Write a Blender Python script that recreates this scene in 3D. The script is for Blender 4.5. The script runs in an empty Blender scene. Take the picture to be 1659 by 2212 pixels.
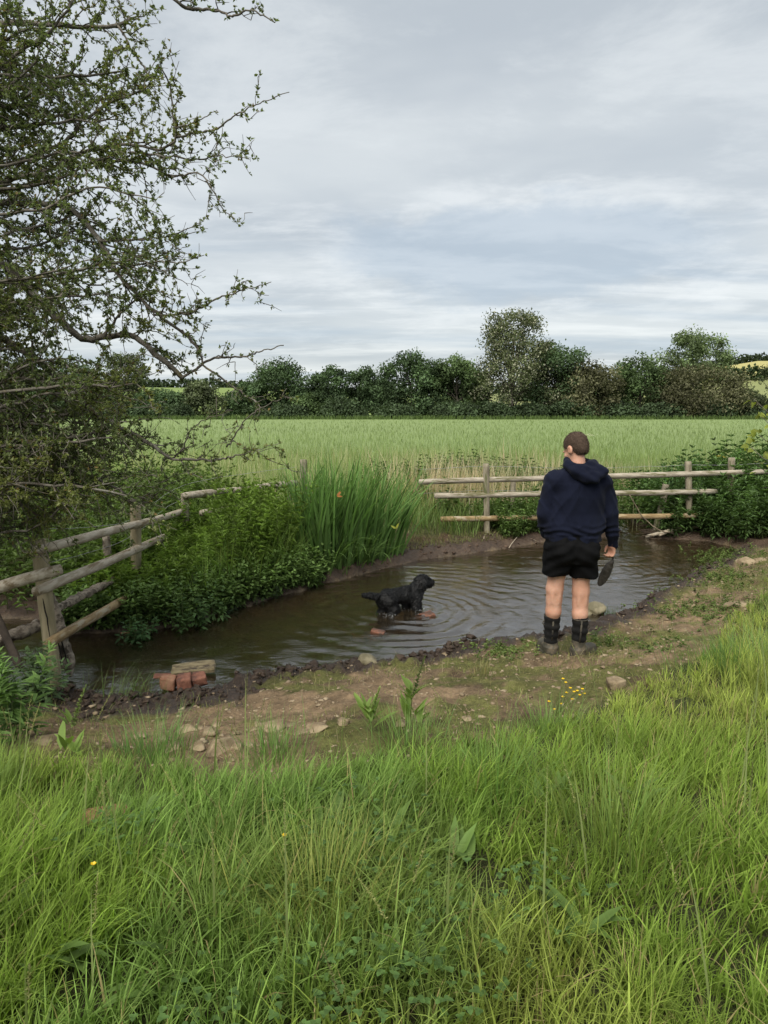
import bpy, math, random
import numpy as np
from mathutils import Vector, Matrix

# ------------------------------------------------------------------ camera, sky, sun, exposure
SC = bpy.context.scene
COL = SC.collection
R = math.radians
CAM_Z, PITCH, FPX = 2.15, R(8.0), 1534.0      # focal length in units of a 1659 x 2212 frame

cd = bpy.data.cameras.new('camera')
cam = bpy.data.objects.new('camera', cd)
COL.objects.link(cam)
cam.location = (0, 0, CAM_Z)
cam.rotation_euler = (R(90) - PITCH, 0, 0)
cd.sensor_fit = 'VERTICAL'
cd.sensor_height = 36.0
cd.lens = 36.0 * FPX / 2212.0
cd.clip_start = 0.05
cd.clip_end = 8000
SC.camera = cam

SUN_EL, SUN_AZ = R(52), R(205)               # azimuth clockwise from +Y: behind the camera, to the left
W = bpy.data.worlds.new('World')
SC.world = W
W.use_nodes = True
nt = W.node_tree
nt.nodes.clear()


class NB:
    """tiny node builder"""
    def __init__(s, tree):
        s.t = tree

    def n(s, typ, **kw):
        nd = s.t.nodes.new(typ)
        ins = kw.pop('ins', {})
        for k, v in kw.items():
            setattr(nd, k, v)
        for k, v in ins.items():
            s.set(nd, k, v)
        return nd

    def set(s, nd, k, v):
        sock = nd.inputs[k]
        if hasattr(v, 'is_output'):
            s.t.links.new(v, sock)
        elif hasattr(v, 'outputs'):
            s.t.links.new(v.outputs[0], sock)
        else:
            sock.default_value = v

    def math(s, op, a, b=0.0, c=None, clamp=False):
        nd = s.n('ShaderNodeMath', operation=op, use_clamp=clamp)
        s.set(nd, 0, a)
        s.set(nd, 1, b)
        if c is not None:
            s.set(nd, 2, c)
        return nd.outputs[0]

    def vmath(s, op, a, b=(0, 0, 0)):
        nd = s.n('ShaderNodeVectorMath', operation=op)
        s.set(nd, 0, a)
        s.set(nd, 1, b)
        return nd.outputs[0]

    def mix(s, f, a, b, typ='MIX'):
        nd = s.n('ShaderNodeMix', data_type='RGBA', blend_type=typ)
        s.set(nd, 0, f)
        s.set(nd, 6, a if not isinstance(a, tuple) else (*a[:3], 1))
        s.set(nd, 7, b if not isinstance(b, tuple) else (*b[:3], 1))
        return nd.outputs[2]

    def noise(s, vec, scale, detail=4, rough=0.55, dist=0.0, out=0):
        nd = s.n('ShaderNodeTexNoise', ins={'Scale': scale, 'Detail': detail, 'Roughness': rough, 'Distortion': dist})
        if vec is not None:
            s.set(nd, 'Vector', vec)
        return nd.outputs[out]

    def ramp(s, f, lo, hi, clamp=True):
        nd = s.n('ShaderNodeMapRange', interpolation_type='SMOOTHSTEP')
        s.set(nd, 0, f)
        s.set(nd, 1, lo)
        s.set(nd, 2, hi)
        return nd.outputs[0]

    def mapping(s, vec, scale=(1, 1, 1), loc=(0, 0, 0), rot=(0, 0, 0)):
        nd = s.n('ShaderNodeMapping', ins={'Scale': scale, 'Location': loc, 'Rotation': rot})
        s.set(nd, 0, vec)
        return nd.outputs[0]


def build_sky():
    b = NB(nt)
    sky = b.n('ShaderNodeTexSky', sky_type='NISHITA', sun_disc=False, sun_elevation=SUN_EL, sun_rotation=SUN_AZ,
              air_density=1.0, dust_density=1.5, ozone_density=1.0)
    g = b.n('ShaderNodeTexCoord').outputs['Generated']
    sp = b.n('ShaderNodeSeparateXYZ')
    b.set(sp, 0, g)
    zc = b.math('MAXIMUM', sp.outputs[2], 0.0)
    den = b.math('ADD', zc, 0.11)
    px = b.math('DIVIDE', sp.outputs[0], den)
    py = b.math('DIVIDE', sp.outputs[1], den)
    cb = b.n('ShaderNodeCombineXYZ')
    b.set(cb, 0, px)
    b.set(cb, 1, py)
    pl = cb.outputs[0]
    big = b.noise(b.mapping(pl, (0.55, 0.8, 1), (3.1, 7.4, 0)), 1.0, 5, 0.52, 0.3)
    med = b.noise(b.mapping(pl, (0.9, 1.25, 1), (11.7, 2.3, 0)), 1.7, 8, 0.62, 0.25)
    streak = b.noise(b.mapping(pl, (0.30, 1.5, 1), (5.2, 1.9, 0)), 1.6, 8, 0.60, 0.2)
    # layers of an overcast: grey-lilac deck, thinner bluish deck, bright breaks
    deck = b.mix(b.ramp(big, 0.36, 0.64), (3.8, 4.12, 4.4), (5.05, 5.3, 5.42))
    deck = b.mix(b.math('MULTIPLY', b.ramp(med, 0.44, 0.66), 0.6), deck, (5.9, 6.12, 6.2))
    # the lower, farther part of the deck shows its streaks and bright gaps
    low = b.math('SUBTRACT', 1.0, b.ramp(zc, 0.12, 0.36))
    gap = b.math('MULTIPLY', b.ramp(streak, 0.48, 0.68), low)
    deck = b.mix(b.math('MULTIPLY', gap, 0.55), deck, (7.2, 7.3, 7.2))
    dark = b.math('MULTIPLY', b.ramp(b.noise(b.mapping(pl, (0.25, 1.0, 1), (1.0, 9.1, 0)), 1.4, 6, 0.55), 0.47, 0.64), low)
    deck = b.mix(b.math('MULTIPLY', dark, 0.5), deck, (3.2, 3.85, 4.55))
    # one blue-grey cloud bank ahead, right of the middle, with a bright rim above and to its left
    dv = b.vmath('SUBTRACT', g, (0.17, 0.955, 0.205))
    dn = b.noise(b.mapping(g, (3, 3, 7)), 2.2, 7, 0.62, 0, 1)
    dv = b.vmath('ADD', dv, b.vmath('MULTIPLY', b.vmath('SUBTRACT', dn, (0.5, 0.5, 0.5)), (0.26, 0.1, 0.13)))
    dl = b.n('ShaderNodeVectorMath', operation='LENGTH')
    b.set(dl, 0, b.vmath('MULTIPLY', dv, (3.4, 1.2, 13.5)))
    rim = b.math('MULTIPLY', b.math('SUBTRACT', 1.0, b.ramp(dl.outputs['Value'], 0.9, 1.6)), b.ramp(med, 0.40, 0.60))
    deck = b.mix(b.math('MULTIPLY', rim, 0.3), deck, (6.9, 7.0, 7.0))
    bank = b.math('SUBTRACT', 1.0, b.ramp(dl.outputs['Value'], 0.55, 0.98))
    deck = b.mix(b.math('MULTIPLY', bank, 0.6), deck, (3.35, 3.95, 4.6))
    # thin cover lets some clear sky colour through
    col = b.mix(0.12, b.vmath('MULTIPLY', deck, (0.90, 0.905, 0.90)), sky.outputs[0])
    bg = b.n('ShaderNodeBackground', ins={'Strength': 0.050})
    b.set(bg, 0, col)
    out = b.n('ShaderNodeOutputWorld')
    b.set(out, 0, bg)


build_sky()
sl = bpy.data.lights.new('sun', 'SUN')
sl.energy = 1.5
sl.angle = R(50)
sl.color = (1.0, 0.95, 0.85)
sun = bpy.data.objects.new('sun', sl)
COL.objects.link(sun)
sd = Vector((math.sin(SUN_AZ) * math.cos(SUN_EL), math.cos(SUN_AZ) * math.cos(SUN_EL), math.sin(SUN_EL)))
sun.rotation_euler = (-sd).to_track_quat('-Z', 'Y').to_euler()
sun.location = sd * 50
vs = SC.view_settings
vs.view_transform = 'Standard'
vs.look = 'None'
vs.exposure = 1.7
vs.gamma = 1.0
vs.use_curve_mapping = False
SC.cycles.max_bounces = 8
SC.cycles.transparent_max_bounces = 12
SC.cycles.caustics_reflective = False
SC.cycles.caustics_refractive = False

# ------------------------------------------------------------------ helpers
rng = np.random.default_rng(11)
random.seed(5)
CT, ST = math.cos(PITCH), math.sin(PITCH)


def ray(u, v):
    a, b = (u - 829.5) / FPX, (v - 1106.0) / FPX
    return np.array([a, CT - b * ST, -ST - b * CT])


def P(u, v, Y):
    """the point at distance Y north of the camera seen in direction (u, v)"""
    d = ray(u, v)
    return np.array([0, 0, CAM_Z]) + d * (Y / d[1])


def G(u, v, z=0.0):
    """the point at height z seen in direction (u, v)"""
    d = ray(u, v)
    return np.array([0, 0, CAM_Z]) + d * ((z - CAM_Z) / d[2])


def proj(p):
    q = np.asarray(p, float) - np.array([0, 0, CAM_Z])
    x = q[..., 0]
    z = q[..., 1] * CT - q[..., 2] * ST
    y = -(q[..., 1] * ST + q[..., 2] * CT)
    return 829.5 + FPX * x / z, 1106 + FPX * y / z


def sstep(x, a, b):
    t = np.clip((x - a) / (b - a), 0, 1)
    return t * t * (3 - 2 * t)


def _hash(i, j, k, seed):
    h = (i.astype(np.int64) * 374761393 + j.astype(np.int64) * 668265263 + k.astype(np.int64) * 2147483647 + seed * 974711) & 0x7fffffff
    h = ((h ^ (h >> 13)) * 1274126177) & 0x7fffffff
    h = h ^ (h >> 16)
    return (h & 0xffff) / 65535.0


def vnoise(x, y, z=None, seed=0):
    if z is None:
        z = np.zeros_like(x)
    i, j, k = np.floor(x), np.floor(y), np.floor(z)
    fx, fy, fz = x - i, y - j, z - k
    fx, fy, fz = (f * f * (3 - 2 * f) for f in (fx, fy, fz))
    r = 0
    for a in (0, 1):
        for b in (0, 1):
            for c in (0, 1):
                w = (fx if a else 1 - fx) * (fy if b else 1 - fy) * (fz if c else 1 - fz)
                r = r + w * _hash(i + a, j + b, k + c, seed)
    return r * 2 - 1


def fbm(x, y, z=None, oct=4, seed=0, gain=0.5):
    a, s, r = 1.0, 1.0, 0
    for o in range(oct):
        r = r + a * vnoise(x * s + o * 17.3, y * s - o * 9.1, None if z is None else z * s + o * 3.7, seed + o)
        a *= gain
        s *= 2.03
    return r


def tag(o, label=None, cat=None, group=None, kind=None):
    if label:
        o['label'] = label
    if cat:
        o['category'] = cat
    if group:
        o['group'] = group
    if kind:
        o['kind'] = kind
    return o


def empty(name, loc=(0, 0, 0), label=None, cat=None, group=None):
    o = bpy.data.objects.new(name, None)
    COL.objects.link(o)
    o.location = loc
    o.empty_display_size = 0.1
    return tag(o, label, cat, group)


def mesh_np(name, V, quads=None, tris=None, col=None, smooth=True, attrs=None):
    V = np.asarray(V, np.float32)
    me = bpy.data.meshes.new(name)
    parts, starts, pos = [], [], 0
    for f, k in ((quads, 4), (tris, 3)):
        if f is not None and len(f):
            f = np.asarray(f, np.int32).reshape(-1, k)
            parts.append(f.ravel())
            starts.append(pos + np.arange(len(f), dtype=np.int32) * k)
            pos += f.size
    me.vertices.add(len(V))
    me.vertices.foreach_set('co', V.ravel())
    L = np.concatenate(parts)
    S = np.concatenate(starts)
    me.loops.add(len(L))
    me.loops.foreach_set('vertex_index', L)
    me.polygons.add(len(S))
    me.polygons.foreach_set('loop_start', S)
    me.polygons.foreach_set('use_smooth', np.full(len(S), smooth))
    if col is not None:
        at = me.attributes.new('Col', 'FLOAT_COLOR', 'POINT')
        c = np.ones((len(V), 4), np.float32)
        c[:, :3] = col
        at.data.foreach_set('color', c.ravel())
    for k, a in (attrs or {}).items():
        at = me.attributes.new(k, 'FLOAT', 'POINT')
        at.data.foreach_set('value', np.asarray(a, np.float32).ravel())
    me.update(calc_edges=True)
    return me


def link(name, me, mat=None, parent=None, loc=None):
    """mesh in world coordinates; the object's origin moves to loc (or stays with its parent)"""
    o = bpy.data.objects.new(name, me)
    COL.objects.link(o)
    if mat is not None:
        me.materials.append(mat)
    if parent is not None:
        o.parent = parent
        off = Vector(parent.location)
        if parent.parent is not None:
            off += Vector(parent.parent.location)
        me.transform(Matrix.Translation(-off))
    elif loc is not None:
        o.location = loc
        me.transform(Matrix.Translation(-Vector(loc)))
    return o


class Acc:
    """collects vertices, faces and colours of one mesh"""
    def __init__(s):
        s.V, s.Q, s.T, s.C, s.n = [], [], [], [], 0

    def add(s, V, Q=None, T=None, C=None):
        V = np.asarray(V, np.float32)
        s.V.append(V)
        if Q is not None and len(Q):
            s.Q.append(np.asarray(Q) + s.n)
        if T is not None and len(T):
            s.T.append(np.asarray(T) + s.n)
        if C is None:
            C = (0.1, 0.1, 0.1)
        C = np.asarray(C, np.float32)
        s.C.append(np.broadcast_to(C, (len(V), 3)) if C.ndim == 1 else C)
        s.n += len(V)
        return s

    def mesh(s, name, smooth=True):
        return mesh_np(name, np.concatenate(s.V), np.concatenate(s.Q) if s.Q else None,
                       np.concatenate(s.T) if s.T else None, np.concatenate(s.C), smooth)

    def link(s, name, mat, parent=None, loc=None, smooth=True):
        return link(name, s.mesh(name, smooth), mat, parent, loc)


def unit(a):
    return a / np.maximum(np.linalg.norm(a, axis=-1, keepdims=True), 1e-9)


def blades(base, hgt, wid, az, lean, curve, col, segs=4, tip=None, twist=0.6, power=1.6, r=rng):
    """grass blades: arrays of N; returns V, quads, tris, colours"""
    N = len(base)
    t = np.linspace(0, 1, segs + 1)
    phi = lean[:, None] + curve[:, None] * t[None, :] ** 1.3
    ds = hgt[:, None] / segs
    hx = np.concatenate([np.zeros((N, 1)), np.cumsum(np.sin((phi[:, 1:] + phi[:, :-1]) / 2) * ds, 1)], 1)
    hz = np.concatenate([np.zeros((N, 1)), np.cumsum(np.cos((phi[:, 1:] + phi[:, :-1]) / 2) * ds, 1)], 1)
    d = np.stack([np.cos(az), np.sin(az)], 1)
    ctr = np.empty((N, segs + 1, 3))
    ctr[..., :2] = base[:, None, :2] + hx[..., None] * d[:, None, :]
    ctr[..., 2] = base[:, None, 2] + hz
    sa = az + np.pi / 2 + r.uniform(-twist, twist, N)
    side = np.stack([np.cos(sa), np.sin(sa), r.uniform(-0.15, 0.15, N)], 1)
    w = wid[:, None] * (0.75 + 0.25 * np.sin(np.pi * np.minimum(t * 1.6, 1))) * (1 - t[None, :] ** power) * 0.5
    A = ctr[:, :segs] - side[:, None, :] * w[:, :segs, None]
    B = ctr[:, :segs] + side[:, None, :] * w[:, :segs, None]
    V = np.concatenate([np.stack([A, B], 2).reshape(N, 2 * segs, 3), ctr[:, segs:]], 1)
    k = 2 * segs + 1
    o = (np.arange(N) * k)[:, None]
    q = np.array([[2 * i, 2 * i + 1, 2 * i + 3, 2 * i + 2] for i in range(segs - 1)]).reshape(-1)
    Q = (o + q[None, :]).reshape(-1, 4) if segs > 1 else None
    T = (o + np.array([[2 * segs - 2, 2 * segs - 1, 2 * segs]])).reshape(-1, 3)
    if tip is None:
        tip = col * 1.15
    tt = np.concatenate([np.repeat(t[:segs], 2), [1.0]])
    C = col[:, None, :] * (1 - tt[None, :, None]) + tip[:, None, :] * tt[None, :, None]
    return V.reshape(-1, 3), Q, T, C.reshape(-1, 3)


def leaves(base, d, up, L, Wd, droop, col, simple=False):
    """leaves: base, direction, up vector, length, width, droop (fraction of length)"""
    N = len(base)
    d = unit(d)
    s = unit(np.cross(d, up))
    n = np.cross(s, d)
    L, Wd, droop = (np.broadcast_to(np.asarray(q, float), (N,))[:, None] for q in (L, Wd, droop))
    if simple:
        m = base + d * L * 0.45 + n * (L * 0.06)
        V = np.stack([base, m + s * Wd * 0.5 + n * Wd * 0.18, base + d * L - n * L * droop, m - s * Wd * 0.5 + n * Wd * 0.18], 1)
        o = (np.arange(N) * 4)[:, None]
        T = np.concatenate([o + np.array([[0, 2, 1]]), o + np.array([[0, 3, 2]])])
        C = np.repeat(col[:, None, :], 4, 1)
        return V.reshape(-1, 3), None, T, C.reshape(-1, 3)
    m1 = base + d * L * 0.30 - n * L * droop * 0.10
    m2 = base + d * L * 0.68 - n * L * droop * 0.50
    f = n * Wd * 0.16
    V = np.stack([base, m1 + s * Wd * .5 + f, m1 - s * Wd * .5 + f, m1, m2 + s * Wd * .36 + f * .7, m2 - s * Wd * .36 + f * .7, m2,
                  base + d * L - n * L * droop], 1)
    o = (np.arange(N) * 8)[:, None]
    T = np.concatenate([o + np.array([x]) for x in ([0, 3, 1], [0, 2, 3], [4, 6, 7], [6, 5, 7])])
    Q = np.concatenate([o + np.array([x]) for x in ([1, 3, 6, 4], [3, 2, 5, 6])])
    k = np.array([.9, 1, 1, .86, 1.04, 1.04, .9, 1.08])
    C = col[:, None, :] * k[None, :, None]
    return V.reshape(-1, 3), Q, T, C.reshape(-1, 3)


def tube(pts, rad, sides=8, rough=0.0, seed=0, cap=True, squash=None):
    pts = np.asarray(pts, float)
    K = len(pts)
    rad = np.broadcast_to(np.asarray(rad, float), (K,))
    tan = unit(np.gradient(pts, axis=0))
    ref = np.array([0, 0, 1.0]) if abs(tan[0, 2]) < 0.9 else np.array([0, 1.0, 0])
    s = unit(np.cross(tan[0], ref))
    S = []
    for i in range(K):
        s = unit(s - tan[i] * np.dot(s, tan[i]))
        S.append(s)
    S = np.array(S)
    B = np.cross(tan, S)
    a = np.arange(sides) * 2 * np.pi / sides
    rr = rad[:, None] * np.ones(sides)[None, :]
    if rough:
        ii, jj = np.meshgrid(np.arange(K), np.arange(sides), indexing='ij')
        rr = rr * (1 + rough * fbm(ii * 0.55 + seed * 7.7, np.cos(a)[jj] * 1.3 + 5, np.sin(a)[jj] * 1.3 + seed, 3, seed))
    q = 1.0 if squash is None else squash
    V = pts[:, None, :] + rr[..., None] * (np.cos(a)[None, :, None] * S[:, None, :] + q * np.sin(a)[None, :, None] * B[:, None, :])
    V = V.reshape(-1, 3)
    i = np.arange(K - 1)[:, None] * sides
    j = np.arange(sides)[None, :]
    j2 = (j + 1) % sides
    Q = np.stack([i + j, i + j2, i + sides + j2, i + sides + j], -1).reshape(-1, 4)
    T = None
    if cap:
        n = len(V)
        V = np.concatenate([V, pts[:1], pts[-1:]])
        jj = np.arange(sides)
        T = np.concatenate([np.stack([np.full(sides, n), (jj + 1) % sides, jj], 1),
                            np.stack([np.full(sides, n + 1), (K - 1) * sides + jj, (K - 1) * sides + (jj + 1) % sides], 1)])
    return V, Q, T


def polyline(pts, n, wob=0.0, seed=0):
    """resample a polyline smoothly (Catmull-Rom) to n points, with wobble"""
    pts = np.asarray(pts, float)
    ext = np.concatenate([[2 * pts[0] - pts[1]], pts, [2 * pts[-1] - pts[-2]]])
    L = np.concatenate([[0], np.cumsum(np.linalg.norm(np.diff(pts, axis=0), axis=1))])
    s = np.linspace(0, L[-1] * 0.99999, n)
    i = np.clip(np.searchsorted(L, s, side='right') - 1, 0, len(pts) - 2)
    t = ((s - L[i]) / np.maximum(L[i + 1] - L[i], 1e-9))[:, None]
    p0, p1, p2, p3 = ext[i], ext[i + 1], ext[i + 2], ext[i + 3]
    q = 0.5 * (2 * p1 + (p2 - p0) * t + (2 * p0 - 5 * p1 + 4 * p2 - p3) * t ** 2 + (3 * p1 - p0 - 3 * p2 + p3) * t ** 3)
    if wob:
        r = np.random.default_rng(seed)
        w = r.normal(0, wob, (n, 3))
        w[0] = w[-1] = 0
        q = q + w
    return q


# ------------------------------------------------------------------ materials
def new_mat(name):
    m = bpy.data.materials.new(name)
    m.use_nodes = True
    t = m.node_tree
    t.nodes.clear()
    b = NB(t)
    out = b.n('ShaderNodeOutputMaterial')
    return m, b, out


def pbsdf(b, out, **ins):
    p = b.n('ShaderNodeBsdfPrincipled')
    for k, v in ins.items():
        b.set(p, k.replace('_', ' '), v)
    b.set(out, 0, p)
    return p


def foliage_mat(name, trans=0.35, rough=0.5, spec=0.3, var=0.25, scale=3.0):
    """leaf colour from the mesh's own colours, with light passing through thin leaves"""
    m, b, out = new_mat(name)
    c = b.n('ShaderNodeAttribute', attribute_name='Col').outputs['Color']
    pos = b.n('ShaderNodeNewGeometry').outputs['Position']
    nz = b.noise(pos, scale, 3, 0.6)
    k = b.math('MULTIPLY_ADD', b.math('SUBTRACT', nz, 0.5), var * 2, 1.0)
    c2 = b.vmath('MULTIPLY', c, (1, 1, 1))
    sc = b.n('ShaderNodeVectorMath', operation='SCALE')
    b.set(sc, 0, c2)
    b.set(sc, 'Scale', k)
    p = b.n('ShaderNodeBsdfPrincipled', ins={'Roughness': rough, 'Specular IOR Level': spec})
    b.set(p, 'Base Color', sc.outputs[0])
    tr = b.n('ShaderNodeBsdfTranslucent')
    b.set(tr, 0, b.mix(1.0, sc.outputs[0], (1.15, 1.25, 0.7), 'MULTIPLY'))
    mx = b.n('ShaderNodeMixShader', ins={0: trans})
    b.set(mx, 1, p)
    b.set(mx, 2, tr)
    b.set(out, 0, mx)
    return m


def rough_mat(name, c1, c2, scale=8.0, rough=0.85, bump=0.3, bscale=40.0, c3=None, stretch=(1, 1, 1), spec=0.3, coord='Object', lo=0.38, hi=0.62):
    m, b, out = new_mat(name)
    tc = b.n('ShaderNodeTexCoord').outputs[coord]
    v = b.mapping(tc, stretch)
    n1 = b.noise(v, scale, 6, 0.6)
    col = b.mix(b.ramp(n1, lo, hi), c1, c2)
    if c3 is not None:
        col = b.mix(b.ramp(b.noise(b.mapping(tc, stretch, (7, 3, 1)), scale * 0.45, 6, 0.65), 0.52, 0.62), col, c3)
    n2 = b.noise(v, bscale, 6, 0.7)
    bp = b.n('ShaderNodeBump', ins={'Strength': bump, 'Distance': 0.02})
    b.set(bp, 'Height', n2)
    pbsdf(b, out, Base_Color=col, Roughness=rough, Normal=bp.outputs[0], Specular_IOR_Level=spec)
    return m


M_GRASS = foliage_mat('grass_blades', 0.40, 0.6, 0.18, 0.25, 2.0)
M_LEAF = foliage_mat('herb_leaves', 0.35, 0.55, 0.2, 0.25, 5.0)
M_HAW = foliage_mat('hawthorn_leaves', 0.42, 0.55, 0.2, 0.2, 4.0)
M_FAR = foliage_mat('far_foliage', 0.25, 0.7, 0.15, 0.35, 0.35)

# ------------------------------------------------------------------ ground and water
# shorelines of the stream, at water level (z = 0)
NEAR = [(-30, 3.2), (-9, 4.7), (-4.5, 4.95)] + [tuple(G(u, v)[:2]) for u, v in (
    (60, 1510), (150, 1508), (250, 1520), (330, 1517), (450, 1498), (600, 1456), (700, 1444), (790, 1434), (880, 1428), (970, 1406), (1080, 1388),
    (1180, 1376), (1262, 1362), (1300, 1340), (1370, 1322), (1400, 1296), (1450, 1272), (1500, 1240), (1560, 1216), (1600, 1196))]
FAR = [tuple(G(u, v)[:2]) for u, v in ((1600, 1196), (1585, 1180), (1540, 1172), (1505, 1168), (1420, 1166), (1408, 1150))] + \
      [(4.65, 13.4), (5.2, 15.5), (7.0, 19.0), (12.0, 24.0), (30, 34), (60, 40), (60, 38.8), (30, 32.8), (12.2, 22.6), (7.6, 18.2), (4.9, 15.4), (4.05, 13.4)] + \
      [tuple(G(u, v)[:2]) for u, v in ((1352, 1150), (1335, 1164), (1250, 1166), (1170, 1172), (1100, 1184), (1000, 1198), (920, 1208), (880, 1216), (800, 1236),
                                       (700, 1262), (600, 1290), (490, 1322), (400, 1352), (300, 1364), (215, 1368), (120, 1372))] + \
      [(-3.6, 7.2), (-5, 7.4), (-9, 7.6), (-30, 6.5)]
NEAR, FAR = np.array(NEAR), np.array(FAR)
POLY = np.concatenate([NEAR, FAR[1:]])


def dist_poly(x, y, pl):
    d = np.full(x.shape, 1e9)
    for a, b in zip(pl[:-1], pl[1:]):
        ab = b - a
        t = np.clip(((x - a[0]) * ab[0] + (y - a[1]) * ab[1]) / (ab @ ab + 1e-12), 0, 1)
        d = np.minimum(d, (x - a[0] - t * ab[0]) ** 2 + (y - a[1] - t * ab[1]) ** 2)
    return np.sqrt(d)


def in_poly(x, y):
    c = np.zeros(x.shape, bool)
    n = len(POLY)
    for i in range(n):
        x1, y1 = POLY[i]
        x2, y2 = POLY[(i + 1) % n]
        if y1 == y2:
            continue
        c ^= ((y1 > y) != (y2 > y)) & (x < (x2 - x1) * (y - y1) / (y2 - y1) + x1)
    return c


# edge of the long grass in front (between bare earth and grass), a line in plan
GRASS_EDGE = np.array([(-30, 2.0), (-6, 3.9), (-3.2, 4.15)] + [tuple(G(u, v, z)[:2]) for u, v, z in (
    (60, 1640, .24), (200, 1690, .28), (400, 1700, .28), (620, 1690, .28), (820, 1675, .28), (1060, 1650, .28), (1190, 1600, .26), (1290, 1540, .24), (1420, 1485, .24), (1540, 1400, .24), (1600, 1330, .24),
    (1680, 1240, .26))] + [(7.5, 9.5), (9.5, 12.0), (30, 18)])


def shore(x, y):
    """signed distances: outside positive; near bank distance, far bank distance, inside flag"""
    dn, df = dist_poly(x, y, NEAR), dist_poly(x, y, FAR)
    return dn, df, in_poly(x, y)


def hills(x, y):
    az = x / np.maximum(y, 1.0)
    amp = 14 + 6 * sstep(-az, 0.08, 0.22) + 25 * sstep(az, 0.28, 0.52)
    rise = sstep(y, 200, 560)
    return amp * rise * (1 - 0.25 * sstep(y, 700, 1800)) + 2.0 * fbm(x / 220, y / 220, None, 3, 5) * rise


def height(x, y, detail=True):
    dn, df, ins = shore(x, y)
    # near bank
    zn = 0.015 + 0.15 * np.minimum(dn, 1.6) + 0.075 * np.clip(dn - 1.6, 0, 4)
    # far bank
    zf = 0.02 + 0.10 * sstep(df, 0.0, 0.16) + 0.14 * sstep(df, 0.1, 1.2) + 0.36 * sstep(df, 0.8, 3.0)
    wn = 1.0 / (dn ** 3 + 1e-5)
    wf = 1.0 / (df ** 3 + 1e-5)
    z = (zn * wn + zf * wf) / (wn + wf)
    din = np.minimum(dn, df)
    bed = -0.03 - 0.16 * sstep(din, 0.0, 0.9)
    z = np.where(ins, np.minimum(bed, -0.005), z)
    far = sstep(y, 20, 40)
    z = z * (1 - far) + far * 0.62
    if detail:
        clod = np.exp(-((dn - 0.10) / 0.20) ** 2) * ~ins
        big = 1 + 0.35 * sstep(-x, -0.3, 1.5)
        z = z + clod * big * (0.055 * np.abs(fbm(x * 8, y * 8, None, 3, 3)) + 0.030 * fbm(x * 20, y * 20, None, 3, 8) + 0.008)
        earth = np.where(ins, 0.35, 1.0) * (y < 16)
        z = z + earth * (0.022 * fbm(x * 3.1, y * 3.1, None, 3, 21) + (0.011 * fbm(x * 13, y * 13, None, 3, 31) - 0.02 * sstep(fbm(x * 5.5, y * 5.5, None, 2, 33), .25, .6)) * sstep(dn, 0.0, 0.3))
        mud = np.exp(-((df - 0.25) / 0.35) ** 2) * ~ins * (y < 14)
        z = z + mud * 0.03 * fbm(x * 7, y * 7, None, 4, 41)
        wet = np.where(ins, np.exp(-(np.minimum(dn, df) / 0.12) ** 2), 0)
        z = z + wet * 0.03 * (fbm(x * 8, y * 8, None, 3, 55) + 0.1)
    z = z + hills(x, y)
    return z


def hz(x, y):
    x, y = np.atleast_1d(np.asarray(x, float)), np.atleast_1d(np.asarray(y, float))
    return height(x, y)


def hz1(x, y):
    return float(hz(x, y)[0])


def grass_side(x, y):
    """distance to the edge of the grass in front; positive inside the grass (towards the camera)"""
    ye = np.interp(x, GRASS_EDGE[:, 0], GRASS_EDGE[:, 1])
    return (ye - y)


def axis(fine, out0, out1, growth=1.16):
    a = list(fine)
    s = fine[1] - fine[0]
    while a[0] > out0:
        s *= growth
        a.insert(0, a[0] - s)
    s = fine[-1] - fine[-2]
    while a[-1] < out1:
        s *= growth
        a.append(a[-1] + s)
    return np.array(a)


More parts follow.
